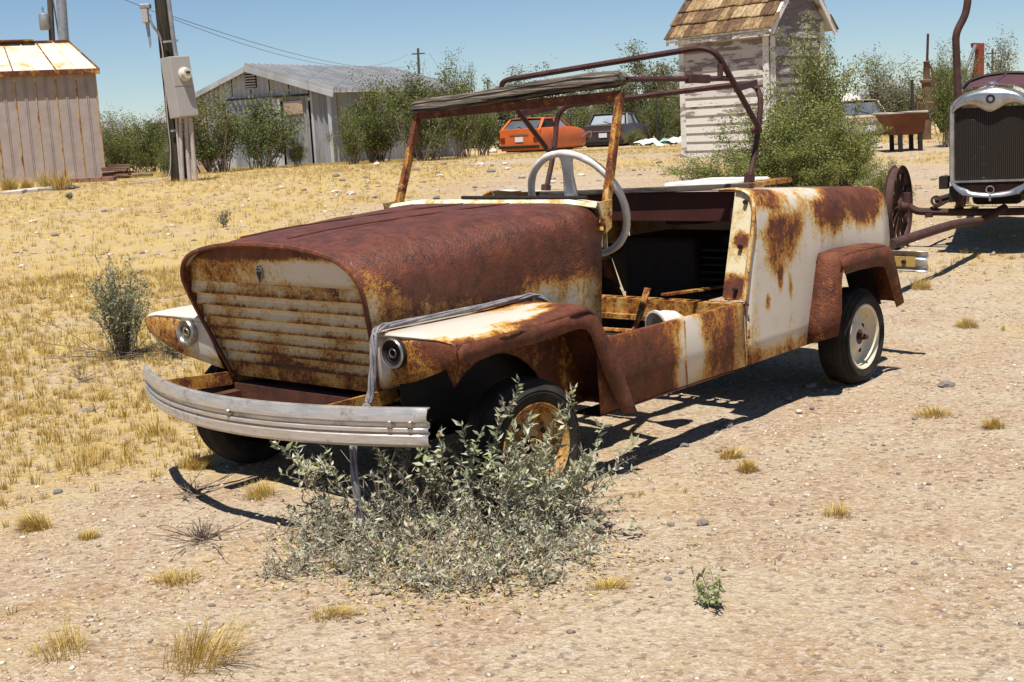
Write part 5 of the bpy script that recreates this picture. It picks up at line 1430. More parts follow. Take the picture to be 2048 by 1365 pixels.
# -- the withered leafy bush before the microcar
ctr = on(hit(880, 1100))
bush = thing('leafy_bush', 'withered grey-green leafy bush growing around the front wheel of the microcar', 'bush', ctr)
SB = MB(); LB, LD, LL, LW, LC = [], [], [], [], []
FRESH = [(.36, .40, .19), (.30, .34, .14), (.42, .44, .25)]; DRY = [(.48, .42, .31), (.36, .30, .21), (.56, .50, .40), (.30, .24, .14)]; GREY = [(.44, .45, .32), (.36, .38, .25), (.52, .51, .40)]
def leafy(pts, r0, spacing, l0, fresh, start=.15, rr=rnd):
    SB.tube(pts, [r0 * (1 - .7 * i / (len(pts) - 1)) for i in range(len(pts))], 4, caps=False)
    tot = sum((b_ - a).length for a, b_ in zip(pts, pts[1:])); s = tot * start; acc = 0; k = 0
    for a, b_ in zip(pts, pts[1:]):
        seg = (b_ - a).length
        while s < acc + seg:
            p = a.lerp(b_, (s - acc) / seg); t = (b_ - a).normalized()
            for _ in range(2):
                v = Vector((rr.gauss(0, 1), rr.gauss(0, 1), rr.gauss(0, .7))); v = (v - t * v.dot(t)).normalized()
                f = s / tot
                dry = rr.random() > fresh * (.35 + .8 * f)
                d = (v * .9 + t * .6 + Vector((0, 0, -.7 if dry else .15))).normalized()
                LB.append(p); LD.append(d); ln = l0 * rr.uniform(.6, 1.15) * (1.0 - .35 * max(0, f - .7))
                ln *= rr.choice((.6, .85, 1., 1., 1.2)); LL.append(ln); LW.append(ln * (rr.uniform(.20, .32) if dry else rr.uniform(.30, .42)))
                pc = DRY if dry and rr.random() < .6 else GREY if rr.random() < .7 or dry else FRESH
                c_ = pc[rr.randrange(len(pc))]; q_ = rr.uniform(.75, 1.2)
                LC.append(tuple(x * q_ for x in c_))
            s += spacing * rr.uniform(.6, 1.4)
        acc += seg
for (bx, by), (tx, ty), D in [((1000, 1012), (1045, 755), 3.28), ((1045, 1020), (1148, 772), 3.22), ((960, 1030), (1008, 800), 3.2), ((905, 1040), (880, 855), 3.15), ((640, 1000), (540, 882), 3.36), ((690, 1005), (640, 922), 3.32), ((1080, 1040), (1205, 848), 3.15), ((1100, 1055), (1268, 885), 3.06), ((930, 1040), (962, 862), 3.18),
                              ((790, 1000), (768, 735), 3.40), ((800, 1000), (812, 778), 3.40), ((1010, 1030), (1060, 830), 3.2), ((1060, 1030), (1120, 810), 3.2), ((1040, 1040), (1090, 880), 3.12), ((860, 1030), (835, 900), 3.2), ((600, 1010), (590, 915), 3.33), ((1090, 1040), (1170, 900), 3.12), ((980, 1030), (925, 850), 3.2), ((1070, 1040), (1195, 915), 3.1), ((950, 1030), (985, 905), 3.1), ((1030, 1040), (1030, 850), 3.14), ((1070, 1045), (1085, 905), 3.08), ((1000, 1045), (1050, 930), 3.06), ((1090, 1050), (1120, 940), 3.05), ((1040, 1050), (1010, 930), 3.06)]:
    p0 = on(hit(bx, by)) - ctr; p1 = at(tx, ty, D) - ctr
    n_ = 8; pts = []
    off = Vector((rnd.uniform(-.03, .03), rnd.uniform(-.03, .03), 0))
    for i in range(n_ + 1):
        t = i / n_
        pts.append(p0.lerp(p1, t) + off * math.sin(PI * t) + Vector((rnd.gauss(0, .005), rnd.gauss(0, .005), 0)))
    leafy(pts, .0022, .011, .031, .95, .15)
    for k in range(3):
        q0 = pts[2 + k]; leafy(grow(q0, Vector((rnd.gauss(0, .7), rnd.gauss(0, .7), .8)), rnd.uniform(.07, .13), 5, .3), .0013, .012, .027, .8, .2)
cents = [(900, 1070, .20), (990, 1075, .19), (1080, 1060, .17), (800, 1085, .17), (700, 1080, .14), (1010, 1130, .14), (880, 1140, .13), (760, 1130, .11), (640, 1110, .09), (1110, 1120, .11), (580, 1150, .07), (940, 1020, .2), (1040, 1010, .2), (930, 1175, .08), (1040, 1165, .08), (840, 1175, .08), (720, 1150, .08), (1120, 1090, .12), (660, 1060, .12), (1130, 1040, .13)]
for (px, py, hgt) in cents:
    c_ = on(hit(px, py)) - ctr
    for k in range(34):
        a = rnd.uniform(0, 2 * PI); el = abs(rnd.gauss(.35, .45))
        d = Vector((math.cos(a) * math.cos(el), math.sin(a) * math.cos(el) * .8, math.sin(el) + .10))
        st = c_ + Vector((rnd.gauss(0, .035), rnd.gauss(0, .03), 0.0))
        ln = hgt * rnd.uniform(.7, 1.5)
        pts = grow(st, d, ln, 6, .35, .02)
        for p in pts: p.z = max(p.z, .004)
        leafy(pts, .0016, .0125, rnd.uniform(.016, .027), .45 if hgt > .1 else .15, .2)
for k in range(46):
    c_ = on(hit(rnd.uniform(680, 1120), rnd.uniform(1010, 1130))) - ctr
    a = rnd.uniform(0, 2 * PI); pts = grow(c_, Vector((math.cos(a), math.sin(a), rnd.uniform(.3, 1.6))), rnd.uniform(.12, .26), 7, .4, -.02)
    for p in pts: p.z = max(p.z, .004)
    SB.tube(pts, [.0020 * (1 - .1 * i) for i in range(8)], 4, caps=False)
obj('stem', SB, M['twig_pale'], bush)
lo_ = link('foliage', leaves_mesh('foliage', [tuple(p) for p in LB], [tuple(p) for p in LD], LL, LW, LC, .45, .3), M['leaf'], bush)
tag(lo_, kind='stuff')
# fallen leaves and flower heads
fh = MB()
for k in range(16):
    p = LB[rnd.randrange(min(900, len(LB)))]
    fh.lathe([(.0005, .006), (.005, .005), (.0065, 0), (.004, -.005)], 7, Matrix.Translation(p + Vector((0, 0, .008))))
tag(obj('flower_head', fh, dirt_mat('withered_flower', (.30, .20, .07), (.16, .10, .04), .9), bush), kind='stuff')
nf = 2600
P0 = []
while len(P0) < nf:
    px = rnd.gauss(890, 190); py = rnd.gauss(1135, 50)
    if 980 < py < 1260: 
        h_ = hit(px, py); P0.append((h_.x, h_.y, gz(h_.x, h_.y) + .008))
P0 = np.array(P0)
dd = rng.normal(size=(nf, 3)); dd[:, 2] *= .15
ll = rng.uniform(.010, .022, nf)
tag(link('leaf_litter', leaves_mesh('leaf_litter', P0, dd, ll, ll * .32, pal([(.60, .46, .15), (.50, .37, .12), (.62, .52, .28), (.38, .29, .13)], nf), .3, .15), M['blade']), 'fallen yellow-brown leaves littering the sand under the grey-green bush', 'leaf litter', None, 'stuff')

# -- wispy grey shrub left of the microcar
def shrub(name, label, base, H, R_, nst, cols, leaf, spacing, mat, seed, twigs=0, bend=.18, cat='shrub', lift=.05, pfold=.3):
    rr = random.Random(seed)
    o = thing(name, label, cat, base)
    sb_ = MB(); B, D_, L_, W_ = [], [], [], []
    for k in range(nst):
        a = rr.uniform(0, 2 * PI); sp = rr.uniform(0, 1) ** .7
        d = Vector((math.cos(a) * sp * R_ / H, math.sin(a) * sp * R_ / H, 1))
        ln = H * rr.uniform(.6, 1.0) * (1.05 - .25 * sp)
        pts = grow(Vector((rr.gauss(0, R_ * .10), rr.gauss(0, R_ * .10), 0)), d, ln, 8, bend, lift, rr)
        sb_.tube(pts, [max(.0007, .0028 * H / .5 * (1 - .8 * i / 8)) for i in range(9)], 4, caps=False)
        tw_ = [pts]
        for j in range(3):
            q0 = pts[rr.randrange(3, 8)]; t2 = grow(q0, d.normalized() + Vector((rr.gauss(0, .5), rr.gauss(0, .5), rr.gauss(0, .3))), ln * .3, 4, bend, lift, rr)
            sb_.tube(t2, [.0012 * H / .5, .001 * H / .5, .001 * H / .5, .0008 * H / .5, .0006 * H / .5], 3, caps=False); tw_.append(t2)
        for pl_ in tw_:
            tot = sum((b_ - a_).length for a_, b_ in zip(pl_, pl_[1:])); n_ = int(tot / spacing)
            for j in range(n_):
                f = rr.uniform(.2, 1.); i = min(len(pl_) - 2, int(f * (len(pl_) - 1))); t = f * (len(pl_) - 1) - i
                p = pl_[i].lerp(pl_[i + 1], t); v = Vector((rr.gauss(0, 1), rr.gauss(0, 1), rr.gauss(.4, .7)))
                B.append(tuple(p)); D_.append(tuple(v)); l_ = leaf * rr.uniform(.6, 1.3); L_.append(l_); W_.append(l_ * rr.uniform(.28, .42))
    for k in range(twigs):
        a = rr.uniform(0, 2 * PI)
        pts = grow(Vector((rr.gauss(0, .03), rr.gauss(0, .03), .01)), Vector((math.cos(a), math.sin(a), .22)), rr.uniform(.5, 1.3) * R_ * 1.7, 7, .3, -.03, rr)
        for p in pts: p.z = max(p.z, .006)
        sb_.tube(pts, [.0022 * (1 - .1 * i) for i in range(8)], 4, caps=False)
    obj('stem', sb_, mat, o)
    if B:
        tag(link('foliage', leaves_mesh('foliage', B, D_, L_, W_, pal(cols, len(B)), .3, pfold), M['leaf'], o), kind='stuff')
    return o
shrub('grey_shrub', 'wispy upright grey-green shrub left of the grille', on(hit(250, 718)),   .46, .23, 64, [(.30, .32, .19), (.24, .26, .15), (.35, .35, .23)], .017, .0075, M['twig'], 5, 26)
shrub('grey_shrub', 'low dry grey shrub between the upright shrub and the far headlight', on(hit(345, 715)), .20, .22, 40, [(.28, .26, .17), (.22, .20, .13)], .013, .010, M['twig'], 6, 20)
sp_ = shrub('sapling', 'small green leafy sapling alone on the sand at lower right', on(hit(1432, 1228)), .100, .05, 7, [(.22, .27, .10), (.28, .31, .14)], .020, .0075, M['twig'], 9, 0, .15)
sp_.rotation_euler = (0, -.28, 0)
shrub('dead_weed', 'tangled dead brown weed on the sand left of the leafy bush', on(hit(405, 1085)), .07, .08, 46, [(.16, .11, .08), (.2, .15, .1)], .005, .02, M['twig'], 12, 14)
shrub('dead_weed', 'low dead twiggy weed beside the bumper shadow', on(hit(385, 1000)), .06, .09, 26, [(.2, .16, .10), (.26, .2, .12)], .006, .02, M['twig'], 14, 10)
shrub('dead_weed', 'thin dead weed standing in the yellow grass below the wispy shrub', on(hit(165, 770)), .12, .07, 14, [(.2, .16, .10), (.26, .2, .12)], .006, .02, M['twig'], 16, 8)
shrub('small_weed', 'tiny grey weed in front of the metal shed', on(hit(140, 400)), .10, .09, 18, [(.22, .23, .15)], .03, .015, M['twig'], 18)
shrub('small_weed', 'grey weed standing in the yellow grass behind the hood', on(hit(450, 455)), .17, .11, 20, [(.25, .26, .17)], .022, .012, M['twig'], 19)

# -- creosote bushes and desert trees (a few shapes, copied)
def bush_shape(seed, H, R_, nst, cols, leaf, nleaf, stem_r, droop=0., low=.25, name='b'):
    rr = random.Random(seed)
    sb_ = MB(); tips = []
    for k in range(nst):
        a = rr.uniform(0, 2 * PI); sp = rr.uniform(.05, 1)
        d = Vector((math.cos(a) * sp * R_ / H * 1.1, math.sin(a) * sp * R_ / H * 1.1, 1))
        ln = H * rr.uniform(.72, 1.05) * (1.05 - .22 * sp)
        pts = grow(Vector((rr.gauss(0, R_ * .12), rr.gauss(0, R_ * .12), -.03)), d, ln, 8, .22, .02, rr)
        sb_.tube(pts, [max(stem_r * .25, stem_r * (1 - .85 * i / 8)) for i in range(9)], 4, caps=False)
        for j in range(6):
            q0 = pts[rr.randrange(2, 9)]
            t2 = grow(q0, d.normalized() + Vector((rr.gauss(0, .6), rr.gauss(0, .6), rr.gauss(0.1, .35))), ln * rr.uniform(.18, .38), 5, .25, .04 - droop, rr)
            sb_.tube(t2, [stem_r * .32, stem_r * .28, stem_r * .24, stem_r * .2, stem_r * .16, stem_r * .12], 3, caps=False)
            tips.append(t2)
            for m_ in range(2):
                t3 = grow(t2[rr.randrange(2, 6)], Vector((rr.gauss(0, 1), rr.gauss(0, 1), rr.gauss(.3, .5))), ln * rr.uniform(.10, .2), 4, .25, .05 - droop, rr)
                tips.append(t3)
        tips.append(pts[4:])
    per = max(1, nleaf // len(tips)); B, D_ = [], []
    for t2 in tips:
        sz = leaf * 1.3
        for j in range(per):
            f = rr.uniform(0, len(t2) - 1.001); i = int(f); p = t2[i].lerp(t2[i + 1], f - i) + Vector((rr.gauss(0, sz), rr.gauss(0, sz), rr.gauss(0, sz)))
            if p.z < low * H * rr.random(): continue
            B.append(tuple(p)); D_.append((rr.gauss(0, 1), rr.gauss(0, 1), rr.gauss(.3, .8) - droop * 6))
    n_ = len(B); L_ = leaf * rng.uniform(.6, 1.3, n_)
    lm_ = leaves_mesh(name + '_foliage', B, D_, L_, L_ * rng.uniform(.4, .6, n_), pal(cols, n_, .35), .3, .2, False)
    lm_.materials.append(M['leaf'])
    sm_ = sb_.mesh(name + '_stem')
    return sm_, lm_
GREEN = [(.175, .205, .035), (.12, .145, .026), (.235, .26, .06), (.29, .30, .10)]
DGREEN = [(.080, .105, .024), (.058, .078, .020), (.115, .135, .036)]
OLIVE = [(.17, .18, .085), (.21, .21, .11), (.13, .14, .06), (.24, .23, .14)]
SH = [bush_shape(101, 1.3, .85, 26, DGREEN + GREEN[:2], .040, 13000, .014, name='creosote'),
      bush_shape(102, 1.3, .75, 24, GREEN + DGREEN, .038, 12000, .012, name='creosote'),
      bush_shape(103, 1.3, 1.0, 30, DGREEN + GREEN[:1], .042, 14000, .013, name='creosote')]
SHN = [bush_shape(111, 1.0, .60, 30, GREEN, .024, 22000, .008, low=.05, name='near_bush'),
       bush_shape(112, 1.0, .72, 30, GREEN, .024, 22000, .008, .01, low=.02, name='near_bush')]
TR = [bush_shape(121, 2.6, 1.5, 13, OLIVE, .10, 11000, .035, .02, .3, name='palo_verde'),
      bush_shape(122, 2.6, 1.3, 13, OLIVE + GREEN[:1], .10, 11000, .035, .02, .35, name='palo_verde')]
FAINT = [(.20, .21, .13), (.25, .25, .17), (.16, .17, .10)]
TRS = bush_shape(123, 2.6, 1.1, 9, FAINT, .08, 4000, .03, 0., .3, name='thin_tree')
for sm_, _ in SH: sm_.materials.append(M['twig_pale'])
for sm_, _ in SHN: sm_.materials.append(M['twig'])
for sm_, _ in TR + [TRS]: sm_.materials.append(M['bark'])
def put(shape, name, label, px, D, H, W_, rz, base_h, group, cat, parts, zoff=0.):
    a = at(px, 300, D); z = gz(a.x, a.y)
    o = thing(name, label, cat, (a.x, D, z + zoff), rz, group)
    o.scale = (W_, W_, H / base_h)
    for me_, nm in zip(shape, parts):
        c_ = bpy.data.objects.new(nm, me_); COL.objects.link(c_); c_.parent = o
        if nm in ('foliage', 'crown'): c_['kind'] = 'stuff'
    return o
PB = ('stem', 'foliage'); PT = ('trunk', 'crown')
G1 = 'creosote bushes in the background'
for (k, px, D, H, W_, lb) in [
    (0, 425, 24.5, 1.25, 1.15, 'dark green creosote bush before the barn, beside the meter pole'), (2, 525, 25.5, 1.18, .95, 'dark green creosote bush before the barn doors'), (1, 593, 26, .55, .4, 'small creosote bush at the foot of the barn door'),
    (1, 705, 25.5, .95, .62, 'creosote bush at the right-hand corner of the barn'), (0, 755, 26, 1.38, 1.0, 'tall creosote bush half covering the barn side wall'), (2, 850, 25, 1.45, 1.05, 'broad creosote bush with bare pale stems seen through the windshield frame'),
    (1, 925, 26.5, 1.75, .78, 'tallest creosote bush, rising above the end of the barn roof'), (0, 965, 31, 1.25, .8, 'creosote bush just left of the orange hatchback'), (1, 330, 23.5, .50, .35, 'low creosote bush at the foot of the leaning pole, left side'),
    (2, 300, 34, 1.25, 1.0, 'dark creosote bush in the gap between shed and pole'), (0, 235, 36, 1.2, 1.0, 'creosote bush showing past the corner of the metal shed'), (1, 262, 40, 1.5, 1.2, 'creosote bush farther back in the gap beside the shed'),
    (1, 1270, 49, .55, .65, 'low green bush beside the dark sedan'), (2, 1105, 53, 1.55, 1.5, 'green creosote bush directly behind the orange hatchback'), (0, 1180, 56, 1.5, 1.4, 'green creosote bush behind the dark sedan roof'), (2, 1325, 55, 1.7, 1.4, 'green creosote bush behind the fence post by the outhouse'),
    (1, 1893, 17.5, 1.15, .40, 'green creosote bush beside the well pump, left of the bent pipe'), (0, 1912, 23, 1.15, .6, 'creosote bush behind the bent pipe'), (1, 2000, 36, 1.7, .9, 'creosote bush showing above the vintage car cowl'), (2, 1790, 47, 1.7, 1.4, 'creosote bush behind the tan car'), (0, 1838, 43, 1.5, 1.0, 'creosote bush behind the rusty trough')]:
    put(SH[k], 'creosote_bush', lb, px, D, H, W_, px * .37, 1.3, G1, 'bush', PB)
G2 = 'fresh green bushes behind the microcar'
for (k, px, D, H, W_, lb) in [(0, 1632, 12.2, 1.30, .88, 'tallest fresh green bush in front of the outhouse corner'), (1, 1545, 11.4, .82, .95, 'rounded fresh green bush behind the top bows'), (1, 1430, 11.0, .46, .85, 'low fresh green bush left of the rear hoop'), (0, 1690, 11.2, .70, .62, 'fresh green bush above the tail of the microcar'), (1, 1610, 11.0, .62, .8, 'fresh green bush filling behind the rear quarter'), (1, 1765, 9.6, .45, .40, 'fresh green bush growing through the bare spoked wheel')]:
    put(SHN[k], 'green_bush', lb, px, D, H, W_, px * .53, 1.0, G2, 'bush', PB)
G3 = 'desert trees on the skyline'
for (k, px, D, H, W_, lb) in [
    (0, 1010, 62, 2.6, 1.1, 'pale olive desert tree behind the orange hatchback'), (1, 1085, 66, 2.9, 1.2, 'olive desert tree above the hatchback roof'), (0, 1165, 70, 2.6, 1.2, 'greyish desert tree between hatchback and sedan'), (1, 1240, 64, 2.7, 1.1, 'olive desert tree above the dark sedan'), (0, 1310, 60, 3.1, 1.25, 'large pale green desert tree left of the outhouse'), (1, 1350, 68, 3.0, 1.2, 'olive desert tree partly hidden by the outhouse'),
    (2, 1742, 46, 2.5, 1.0, 'pale thin desert tree above the tan car'), (2, 1800, 40, 2.0, .9, 'thin bare-branched desert tree left of the well pump'), (1, 1885, 48, 2.2, 1.1, 'olive desert tree behind the well pump'), (2, 2010, 42, 2.6, .8, 'thin desert tree beside the far utility pole'), (2, 235, 58, 2.2, 1.0, 'pale thin desert tree beside the shed wall'), (0, 320, 60, 1.9, 1.2, 'olive desert tree in the gap behind the pole'),
    (1, 940, 70, 2.2, 1.2, 'olive desert tree at the end of the barn')]:
    put(TR[k] if k < 2 else TRS, 'desert_tree', lb, px, D, H, W_, px * .41, 2.6, G3, 'tree', PT)
# far scrub, one mass
V_, D_ = [], []
for i in range(520):
    D = 62 + 150 * rng.random() ** 1.5; q = rng.uniform(-.75, .75); x = q * D
    h = rng.uniform(.5, 1.35) * (1 + D / 300); w_ = h * rng.uniform(.7, 1.3); n_ = 130
    u = rng.normal(size=(n_, 3)); u = nrmz(u) * rng.uniform(.45, 1, (n_, 1)); z = gz(x, D)
    V_.append(np.stack([x + u[:, 0] * w_, D + u[:, 1] * w_, z + h * .5 + u[:, 2] * h * .55], 1)); D_.append(rng.normal(size=(n_, 3)))
V_ = np.concatenate(V_); D_ = np.concatenate(D_); ls_ = rng.uniform(.10, .26, len(V_)) * (1 + V_[:, 1] / 150)
tag(link('desert_scrub', leaves_mesh('desert_scrub', V_, D_, ls_, ls_ * .55, pal(OLIVE + DGREEN, len(V_), .3), .3, .2, False), M['leaf']), 'low desert scrub massed along the horizon', 'scrub', None, 'stuff')

# ------------------------------------------------------------------ dry grass
def blades(P, H_, spread, wd, nb_, cols, seed, seg2=True):
    r_ = np.random.default_rng(seed)
    P = np.repeat(np.asarray(P), nb_, 0); H_ = np.repeat(np.asarray(H_), nb_); spread = np.repeat(np.asarray(spread), nb_); wd = np.repeat(np.asarray(wd), nb_)
    n_ = len(P); a = r_.uniform(0, 2 * PI, n_); k = r_.uniform(0, 1, n_) ** .6
    P = P + np.stack([np.cos(a) * k * spread * .35, np.sin(a) * k * spread * .35, 0 * a], 1)
    L = H_ * r_.uniform(.45, 1.15, n_); ln = r_.uniform(.1, .9, n_) * (.3 + k)
    b2 = a + r_.normal(0, .6, n_)
    dx, dy = np.cos(b2) * ln, np.sin(b2) * ln
    T_ = P + np.stack([dx * L, dy * L, L * (1 - .35 * ln)], 1); Mi = P + np.stack([dx * L * .35, dy * L * .35, L * .55], 1)
    s_ = np.stack([np.cos(b2 + 1.57) * wd * .5, np.sin(b2 + 1.57) * wd * .5, 0 * a], 1)
    c = np.asarray(cols)[r_.integers(0, len(cols), n_)] * r_.uniform(.7, 1.2, (n_, 1))
    if seg2:
        V = np.stack([P - s_, P + s_, Mi + s_ * .7, Mi - s_ * .7, T_], 1).reshape(-1, 3)
        f0 = np.array([[0, 1, 2], [0, 2, 3], [3, 2, 4]]); kk = 5
    else:
        V = np.stack([P - s_, P + s_, T_], 1).reshape(-1, 3); f0 = np.array([[0, 1, 2]]); kk = 3
    return V, (np.arange(n_)[:, None, None] * kk + f0[None]).reshape(-1, 3), np.repeat(c, kk, 0)
STRAW = [(.58, .41, .10), (.50, .33, .065), (.65, .50, .19), (.40, .26, .06), (.54, .39, .14)]
def field(name, label, y0, y1, n_try, hgt, wd, spread, nb_, seg2, seed, thr):
    r_ = np.random.default_rng(seed)
    y = np.sqrt(r_.uniform(y0 ** 2, y1 ** 2, n_try)); x = y * r_.uniform(-.56, .56, n_try)
    g = grass_mask(x, y); keep = r_.uniform(0, 1, n_try) < np.clip((g - thr) * 1.8, 0, 1) ** 1.3
    lx = (x - OX) * math.cos(YAW) - (y - OY) * math.sin(YAW); ly = (x - OX) * math.sin(YAW) + (y - OY) * math.cos(YAW)
    keep &= ~((np.abs(lx) < .62) & (ly > -.4) & (ly < 2.3))
    x, y, g = x[keep], y[keep], g[keep]
    z = terr(x, y); s = r_.uniform(.5, 1.25, len(x)) * (.5 + .6 * g)
    V, F_, C_ = blades(np.stack([x, y, z - .004], 1), hgt * s, spread * s, wd * np.ones(len(x)), nb_, STRAW, seed + 1, seg2)
    tag(link(name, fast_mesh(name, V, F_, C_), M['blade']), label, 'grass', None, 'stuff')
field('dry_grass', 'short straw-yellow dry grass in patches across the near ground', 2.3, 9, 17000, .055, .0024, .055, 15, True, 31, .16)
field('dry_grass', 'straw-yellow dry grass covering the ground towards the sheds', 8.5, 34, 30000, .062, .0045, .10, 10, False, 33, .10)
gt = [(160, 940, 1.45, 'largest straw-yellow grass tuft, left of the bumper'), (125, 1318, .75, 'straw grass tuft near the lower left corner'), (400, 1322, .95, 'broad low straw tuft at the bottom edge'), (388, 940, .60, 'straw grass tuft beside the far front wheel'), (312, 875, .75, 'straw tuft under the far end of the front bumper'), (48, 832, .7, 'straw tuft at the left edge below the shrub'),
      (525, 1000, .62, 'straw tuft at the left edge of the leafy bush'), (75, 1060, .55, 'small straw tuft on bare sand at left'), (178, 1085, .40, 'tiny straw tuft right of the small left tuft'), (355, 1170, .42, 'tiny straw tuft below the dead weed'), (662, 1246, .42, 'tiny straw tuft below the leafy bush'), (1495, 945, .50, 'yellow tuft on the sand right of the fallen leaves'), (1460, 918, .42, 'thin yellow tuft beside the dark stones'),
      (1868, 835, .50, 'straw tuft on the open sand at right'), (1990, 858, .45, 'low straw tuft at the right edge'), (1935, 655, .75, 'straw tuft right of the rear wheel'), (1675, 770, .70, 'pale spiky grass tuft in front of the rear tyre'), (1672, 1038, .38, 'flattened straw tuft in the middle of the open sand'), (1218, 1192, .36, 'tiny straw tuft right of the bush tip'), (1840, 580, .8, 'straw tuft behind the rear fender'), (205, 805, .8, 'straw tuft below the wispy grey shrub')]
for i, (px, py, s, lb) in enumerate(gt):
    p = on(hit(px, py))
    V, F_, C_ = blades(np.array([[0, 0, -.004]]), np.array([(.075 + .035 * ((i * 7) % 5) / 4) * s]), np.array([(.14 + .10 * ((i * 3) % 4) / 3) * s]), np.array([.0018]), 170 + 60 * (i % 4), STRAW, 60 + i, True)
    V = np.asarray(V); V[:, 0] += V[:, 2] * rnd.uniform(-.5, .5); V[:, 1] += V[:, 2] * rnd.uniform(-.3, .3); V[:, 0] *= rnd.uniform(.8, 1.5)
    o = link('grass_tuft', fast_mesh('grass_tuft', V, F_, C_ * 1.12), M['blade']); o.location = p
    tag(o, lb, 'grass tuft', 'single dry grass tufts')
for i, (px, s, lb) in enumerate(((20, 1.0, 'leftmost straw clump against the metal shed wall'), (55, .8, 'second straw clump along the metal shed wall'), (98, 1.3, 'tall straw clump against the middle of the shed wall'), (125, 1.2, 'straw clump nearest the shed paving bricks'))):
    p = on(hit(px, 380))
    V, F_, C_ = blades(np.array([[0, 0, -.01]]), np.array([.26 * s]), np.array([.30 * s]), np.array([.007]), 240, STRAW, 90 + i, True)
    o = link('grass_clump', fast_mesh('grass_clump', V, F_, C_), M['blade']); o.location = p
    tag(o, lb, 'grass clump', 'straw clumps along the shed wall')

# ------------------------------------------------------------------ stones
def pebbles(name, label, n_, y0, y1, s0, s1, seed, cols, power=2.):
    r_ = np.random.default_rng(seed)
    y = (r_.uniform(y0 ** power, y1 ** power, n_)) ** (1 / power); x = y * r_.uniform(-.50, .50, n_)
    cl = fbm(x * 1.6, y * 1.6, 91, 3); keep = r_.uniform(.0, 1., n_) < np.clip((cl - .28) * 3.2, .15, 1); x, y = x[keep], y[keep]; n_ = len(x)
    s = s0 * (s1 / s0) ** (r_.uniform(0, 1, n_) ** 3.4)
    nz = terr(x, y) + (1 - sstep(9, 16, np.hypot(x, y))) * ((fbm(x * 3, y * 3, 41, 3) - .44) * .018 + (fbm(x * 11, y * 11, 57, 3) - .44) * .016)
    base = np.array([[1, 0, 0], [.3, .95, 0], [-.85, .55, 0], [-.8, -.6, 0], [.3, -.95, 0], [.15, .1, .8], [-.2, -.1, .75], [0, 0, -.5]])
    f0 = np.array([[0, 1, 5], [1, 2, 5], [2, 6, 5], [2, 3, 6], [3, 4, 6], [4, 0, 5], [4, 5, 6], [1, 0, 7], [2, 1, 7], [3, 2, 7], [4, 3, 7], [0, 4, 7]])
    a = r_.uniform(0, 2 * PI, n_); ca, sa = np.cos(a), np.sin(a)
    v = base[None] * r_.uniform(.65, 1.25, (n_, 8, 3)) * np.stack([s, s * r_.uniform(.55, 1, n_), s * r_.uniform(.35, .8, n_)], 1)[:, None]
    X = v[..., 0] * ca[:, None] - v[..., 1] * sa[:, None]; Y = v[..., 0] * sa[:, None] + v[..., 1] * ca[:, None]
    V = np.stack([X + x[:, None], Y + y[:, None], v[..., 2] + nz[:, None]], -1).reshape(-1, 3)
    F_ = (np.arange(n_)[:, None, None] * 8 + f0[None]).reshape(-1, 3)
    c = np.asarray(cols)[r_.integers(0, len(cols), n_)] * r_.uniform(.75, 1.15, (n_, 1))
    tag(link(name, fast_mesh(name, V, F_, np.repeat(c, 8, 0)), M['pebble']), label, 'gravel', None, 'stuff')
n = NM('pebble'); n.fin(n.attr('tint'), .9, 0, .15); M['pebble'] = n.mat
PC = [(.40, .30, .215), (.44, .36, .28), (.35, .25, .17), (.29, .22, .165), (.52, .45, .37), (.19, .145, .115), (.42, .31, .22)]
pebbles('gravel', 'fine pale gravel strewn over the near sand', 80000, 1.8, 7.5, .0022, .012, 201, PC, 1.7)
pebbles('gravel', 'scattered small stones over the rising ground behind', 22000, 6.5, 26, .008, .040, 203, PC + [(.34, .30, .27)], 1.7)
RM = [rock_mesh('stone', 300 + i, 1, .8, .55, 2, .42) for i in range(6)]
def stone(px, py, wpx, mat, label, group, i):
    p = hit(px, py); s = wpx * p.y / FPX / 2
    me_ = RM[i % 6].copy() if (i % 6, mat.name) not in _rm else _rm[(i % 6, mat.name)]
    if (i % 6, mat.name) not in _rm:
        me_.materials.clear(); me_.materials.append(mat); _rm[(i % 6, mat.name)] = me_
    o = bpy.data.objects.new('stone', me_); COL.objects.link(o)
    o.location = (p.x, p.y, gz(p.x, p.y) + s * .22); o.scale = (s, s, s * .9); o.rotation_euler = (0, 0, i * 1.7)
    return tag(o, label, 'stone', group)
_rm = {}
G4 = 'single stones on the near sand'
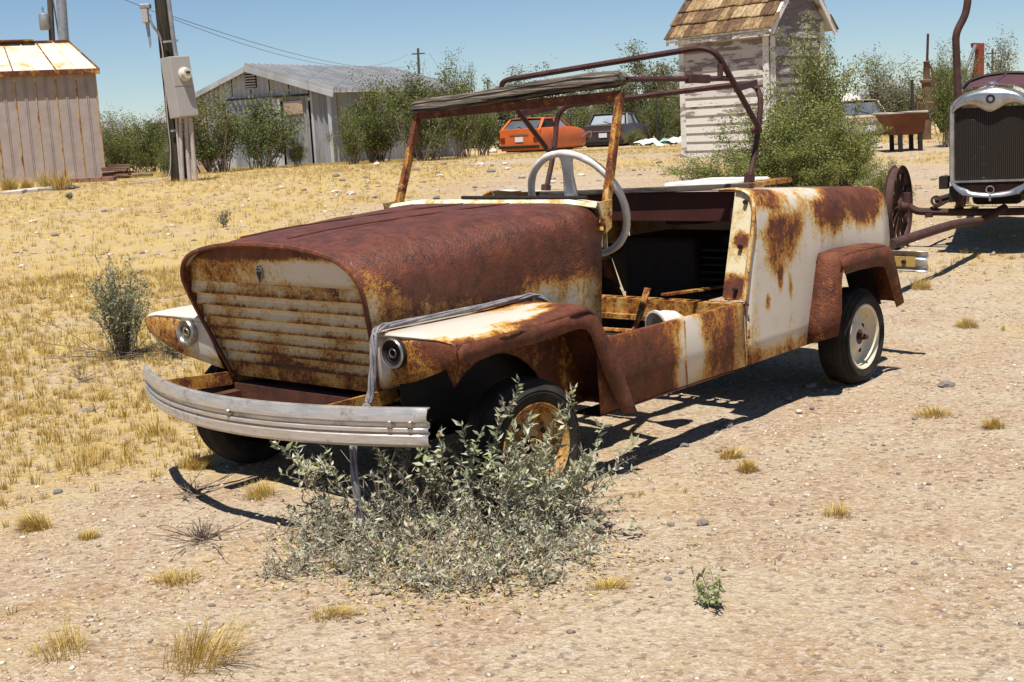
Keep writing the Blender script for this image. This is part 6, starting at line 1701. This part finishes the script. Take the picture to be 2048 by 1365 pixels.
for i, (px, py, w_, mt, lb) in enumerate([(1367, 897, 26, 'stone_grey', 'dark grey stone below the sill, nearest the leafy bush'), (1452, 860, 38, 'stone_grey', 'largest dark grey stone on the sand below the sill'), (1428, 872, 20, 'stone_grey', 'dark stone touching the largest grey stone'), (1491, 859, 16, 'stone_grey', 'small dark stone right of the largest grey stone'), (1438, 905, 20, 'stone_grey', 'dark stone in front of the largest grey stone'),
                                           (1573, 802, 28, 'stone_grey', 'grey stone at the edge of the car shadow'), (1622, 777, 28, 'stone_tan', 'reddish stone at the shadow edge left of the rear wheel'), (1727, 764, 20, 'stone_pale', 'pale round stone against the rear tyre'), (1742, 760, 14, 'stone_pale', 'smaller pale stone touching the one at the rear tyre'), (1598, 830, 16, 'stone_pale', 'small white stone on the sand below the rear quarter'), (1624, 820, 14, 'stone_grey', 'small grey stone right of the white stone'),
                                           (1893, 776, 36, 'stone_grey', 'dark grey lump of stone on the sand right of the rear wheel'), (1797, 952, 14, 'stone_grey', 'lone small dark stone on the open sand'), (1405, 1053, 28, 'stone_grey', 'flat grey stone above the sapling'), (1342, 1052, 18, 'stone_grey', 'small flat stone left of the flat grey stone'), (1667, 1035, 14, 'stone_grey', 'small grey stone in the flattened straw tuft'), (1335, 1163, 22, 'stone_grey', 'flat grey stone left of the sapling'), (1362, 1152, 14, 'stone_grey', 'small stone beside the sapling top'),
                                           (650, 1248, 16, 'stone_pale', 'pale stone below the leafy bush'), (248, 1072, 12, 'stone_pale', 'small white stone on the bare left foreground'), (75, 977, 14, 'stone_pale', 'white stone at the left below the big tuft'), (115, 990, 26, 'stone_grey', 'flat dark stone left of the big straw tuft'), (400, 1250, 16, 'stone_pale', 'pale stone between the two bottom straw tufts'), (360, 1248, 14, 'stone_pale', 'pale stone above the broad straw tuft'), (178, 828, 30, 'stone_grey', 'flat dark chip in the yellow grass at left'), (1830, 845, 16, 'stone_grey', 'small stone beside the open-sand tuft')]):
    stone(px, py, w_, M[mt], lb, G4, i)
r5 = random.Random(77); G5 = 'stones strewn behind the microcar'
for i in range(70):
    px, py = r5.uniform(640, 1440), 322 + 80 * r5.random() ** .9
    w_ = r5.uniform(6, 20); mt = r5.choice(['stone_grey', 'stone_tan', 'stone_pale'])
    where = 'seen through the windshield frame' if 800 < px < 1230 else 'before the creosote bushes left of the windshield frame' if px <= 800 else 'before the outhouse, right of the windshield frame'
    stone(px, py, w_, M[mt], '%s %s stone on the rise %s' % ('larger' if w_ > 13 else 'small', mt[6:], where), G5, i)
G6 = 'stones in the yellow grass'
for i in range(36):
    px, py = r5.uniform(20, 640), r5.uniform(370, 600)
    if px > 330 and py > 480: continue
    w_ = r5.uniform(6, 18); mt = r5.choice(['stone_grey', 'stone_tan', 'stone_pale'])
    where = 'near the metal shed' if px < 215 and py < 450 else 'below the leaning pole' if py < 450 else 'around the wispy grey shrub' if px < 400 else 'beside the hood'
    stone(px, py, w_, M[mt], '%s %s stone in the yellow grass %s' % ('larger' if w_ > 12 else 'small', mt[6:], where), G6, i)
for i, (px, py, w_, lb) in enumerate(((1745, 290, 26, 'grey flat rock on the grass before the tan car'), (1755, 297, 28, 'pale flat rock on the grass before the tan car'), (1793, 290, 16, 'dark rock on the grass left of the trough legs'), (985, 306, 26, 'white rock left of the orange hatchback'))):
    stone(px, py, w_, M['stone_pale' if i in (1, 3) else 'stone_grey'], lb, 'rocks near the background cars', i)
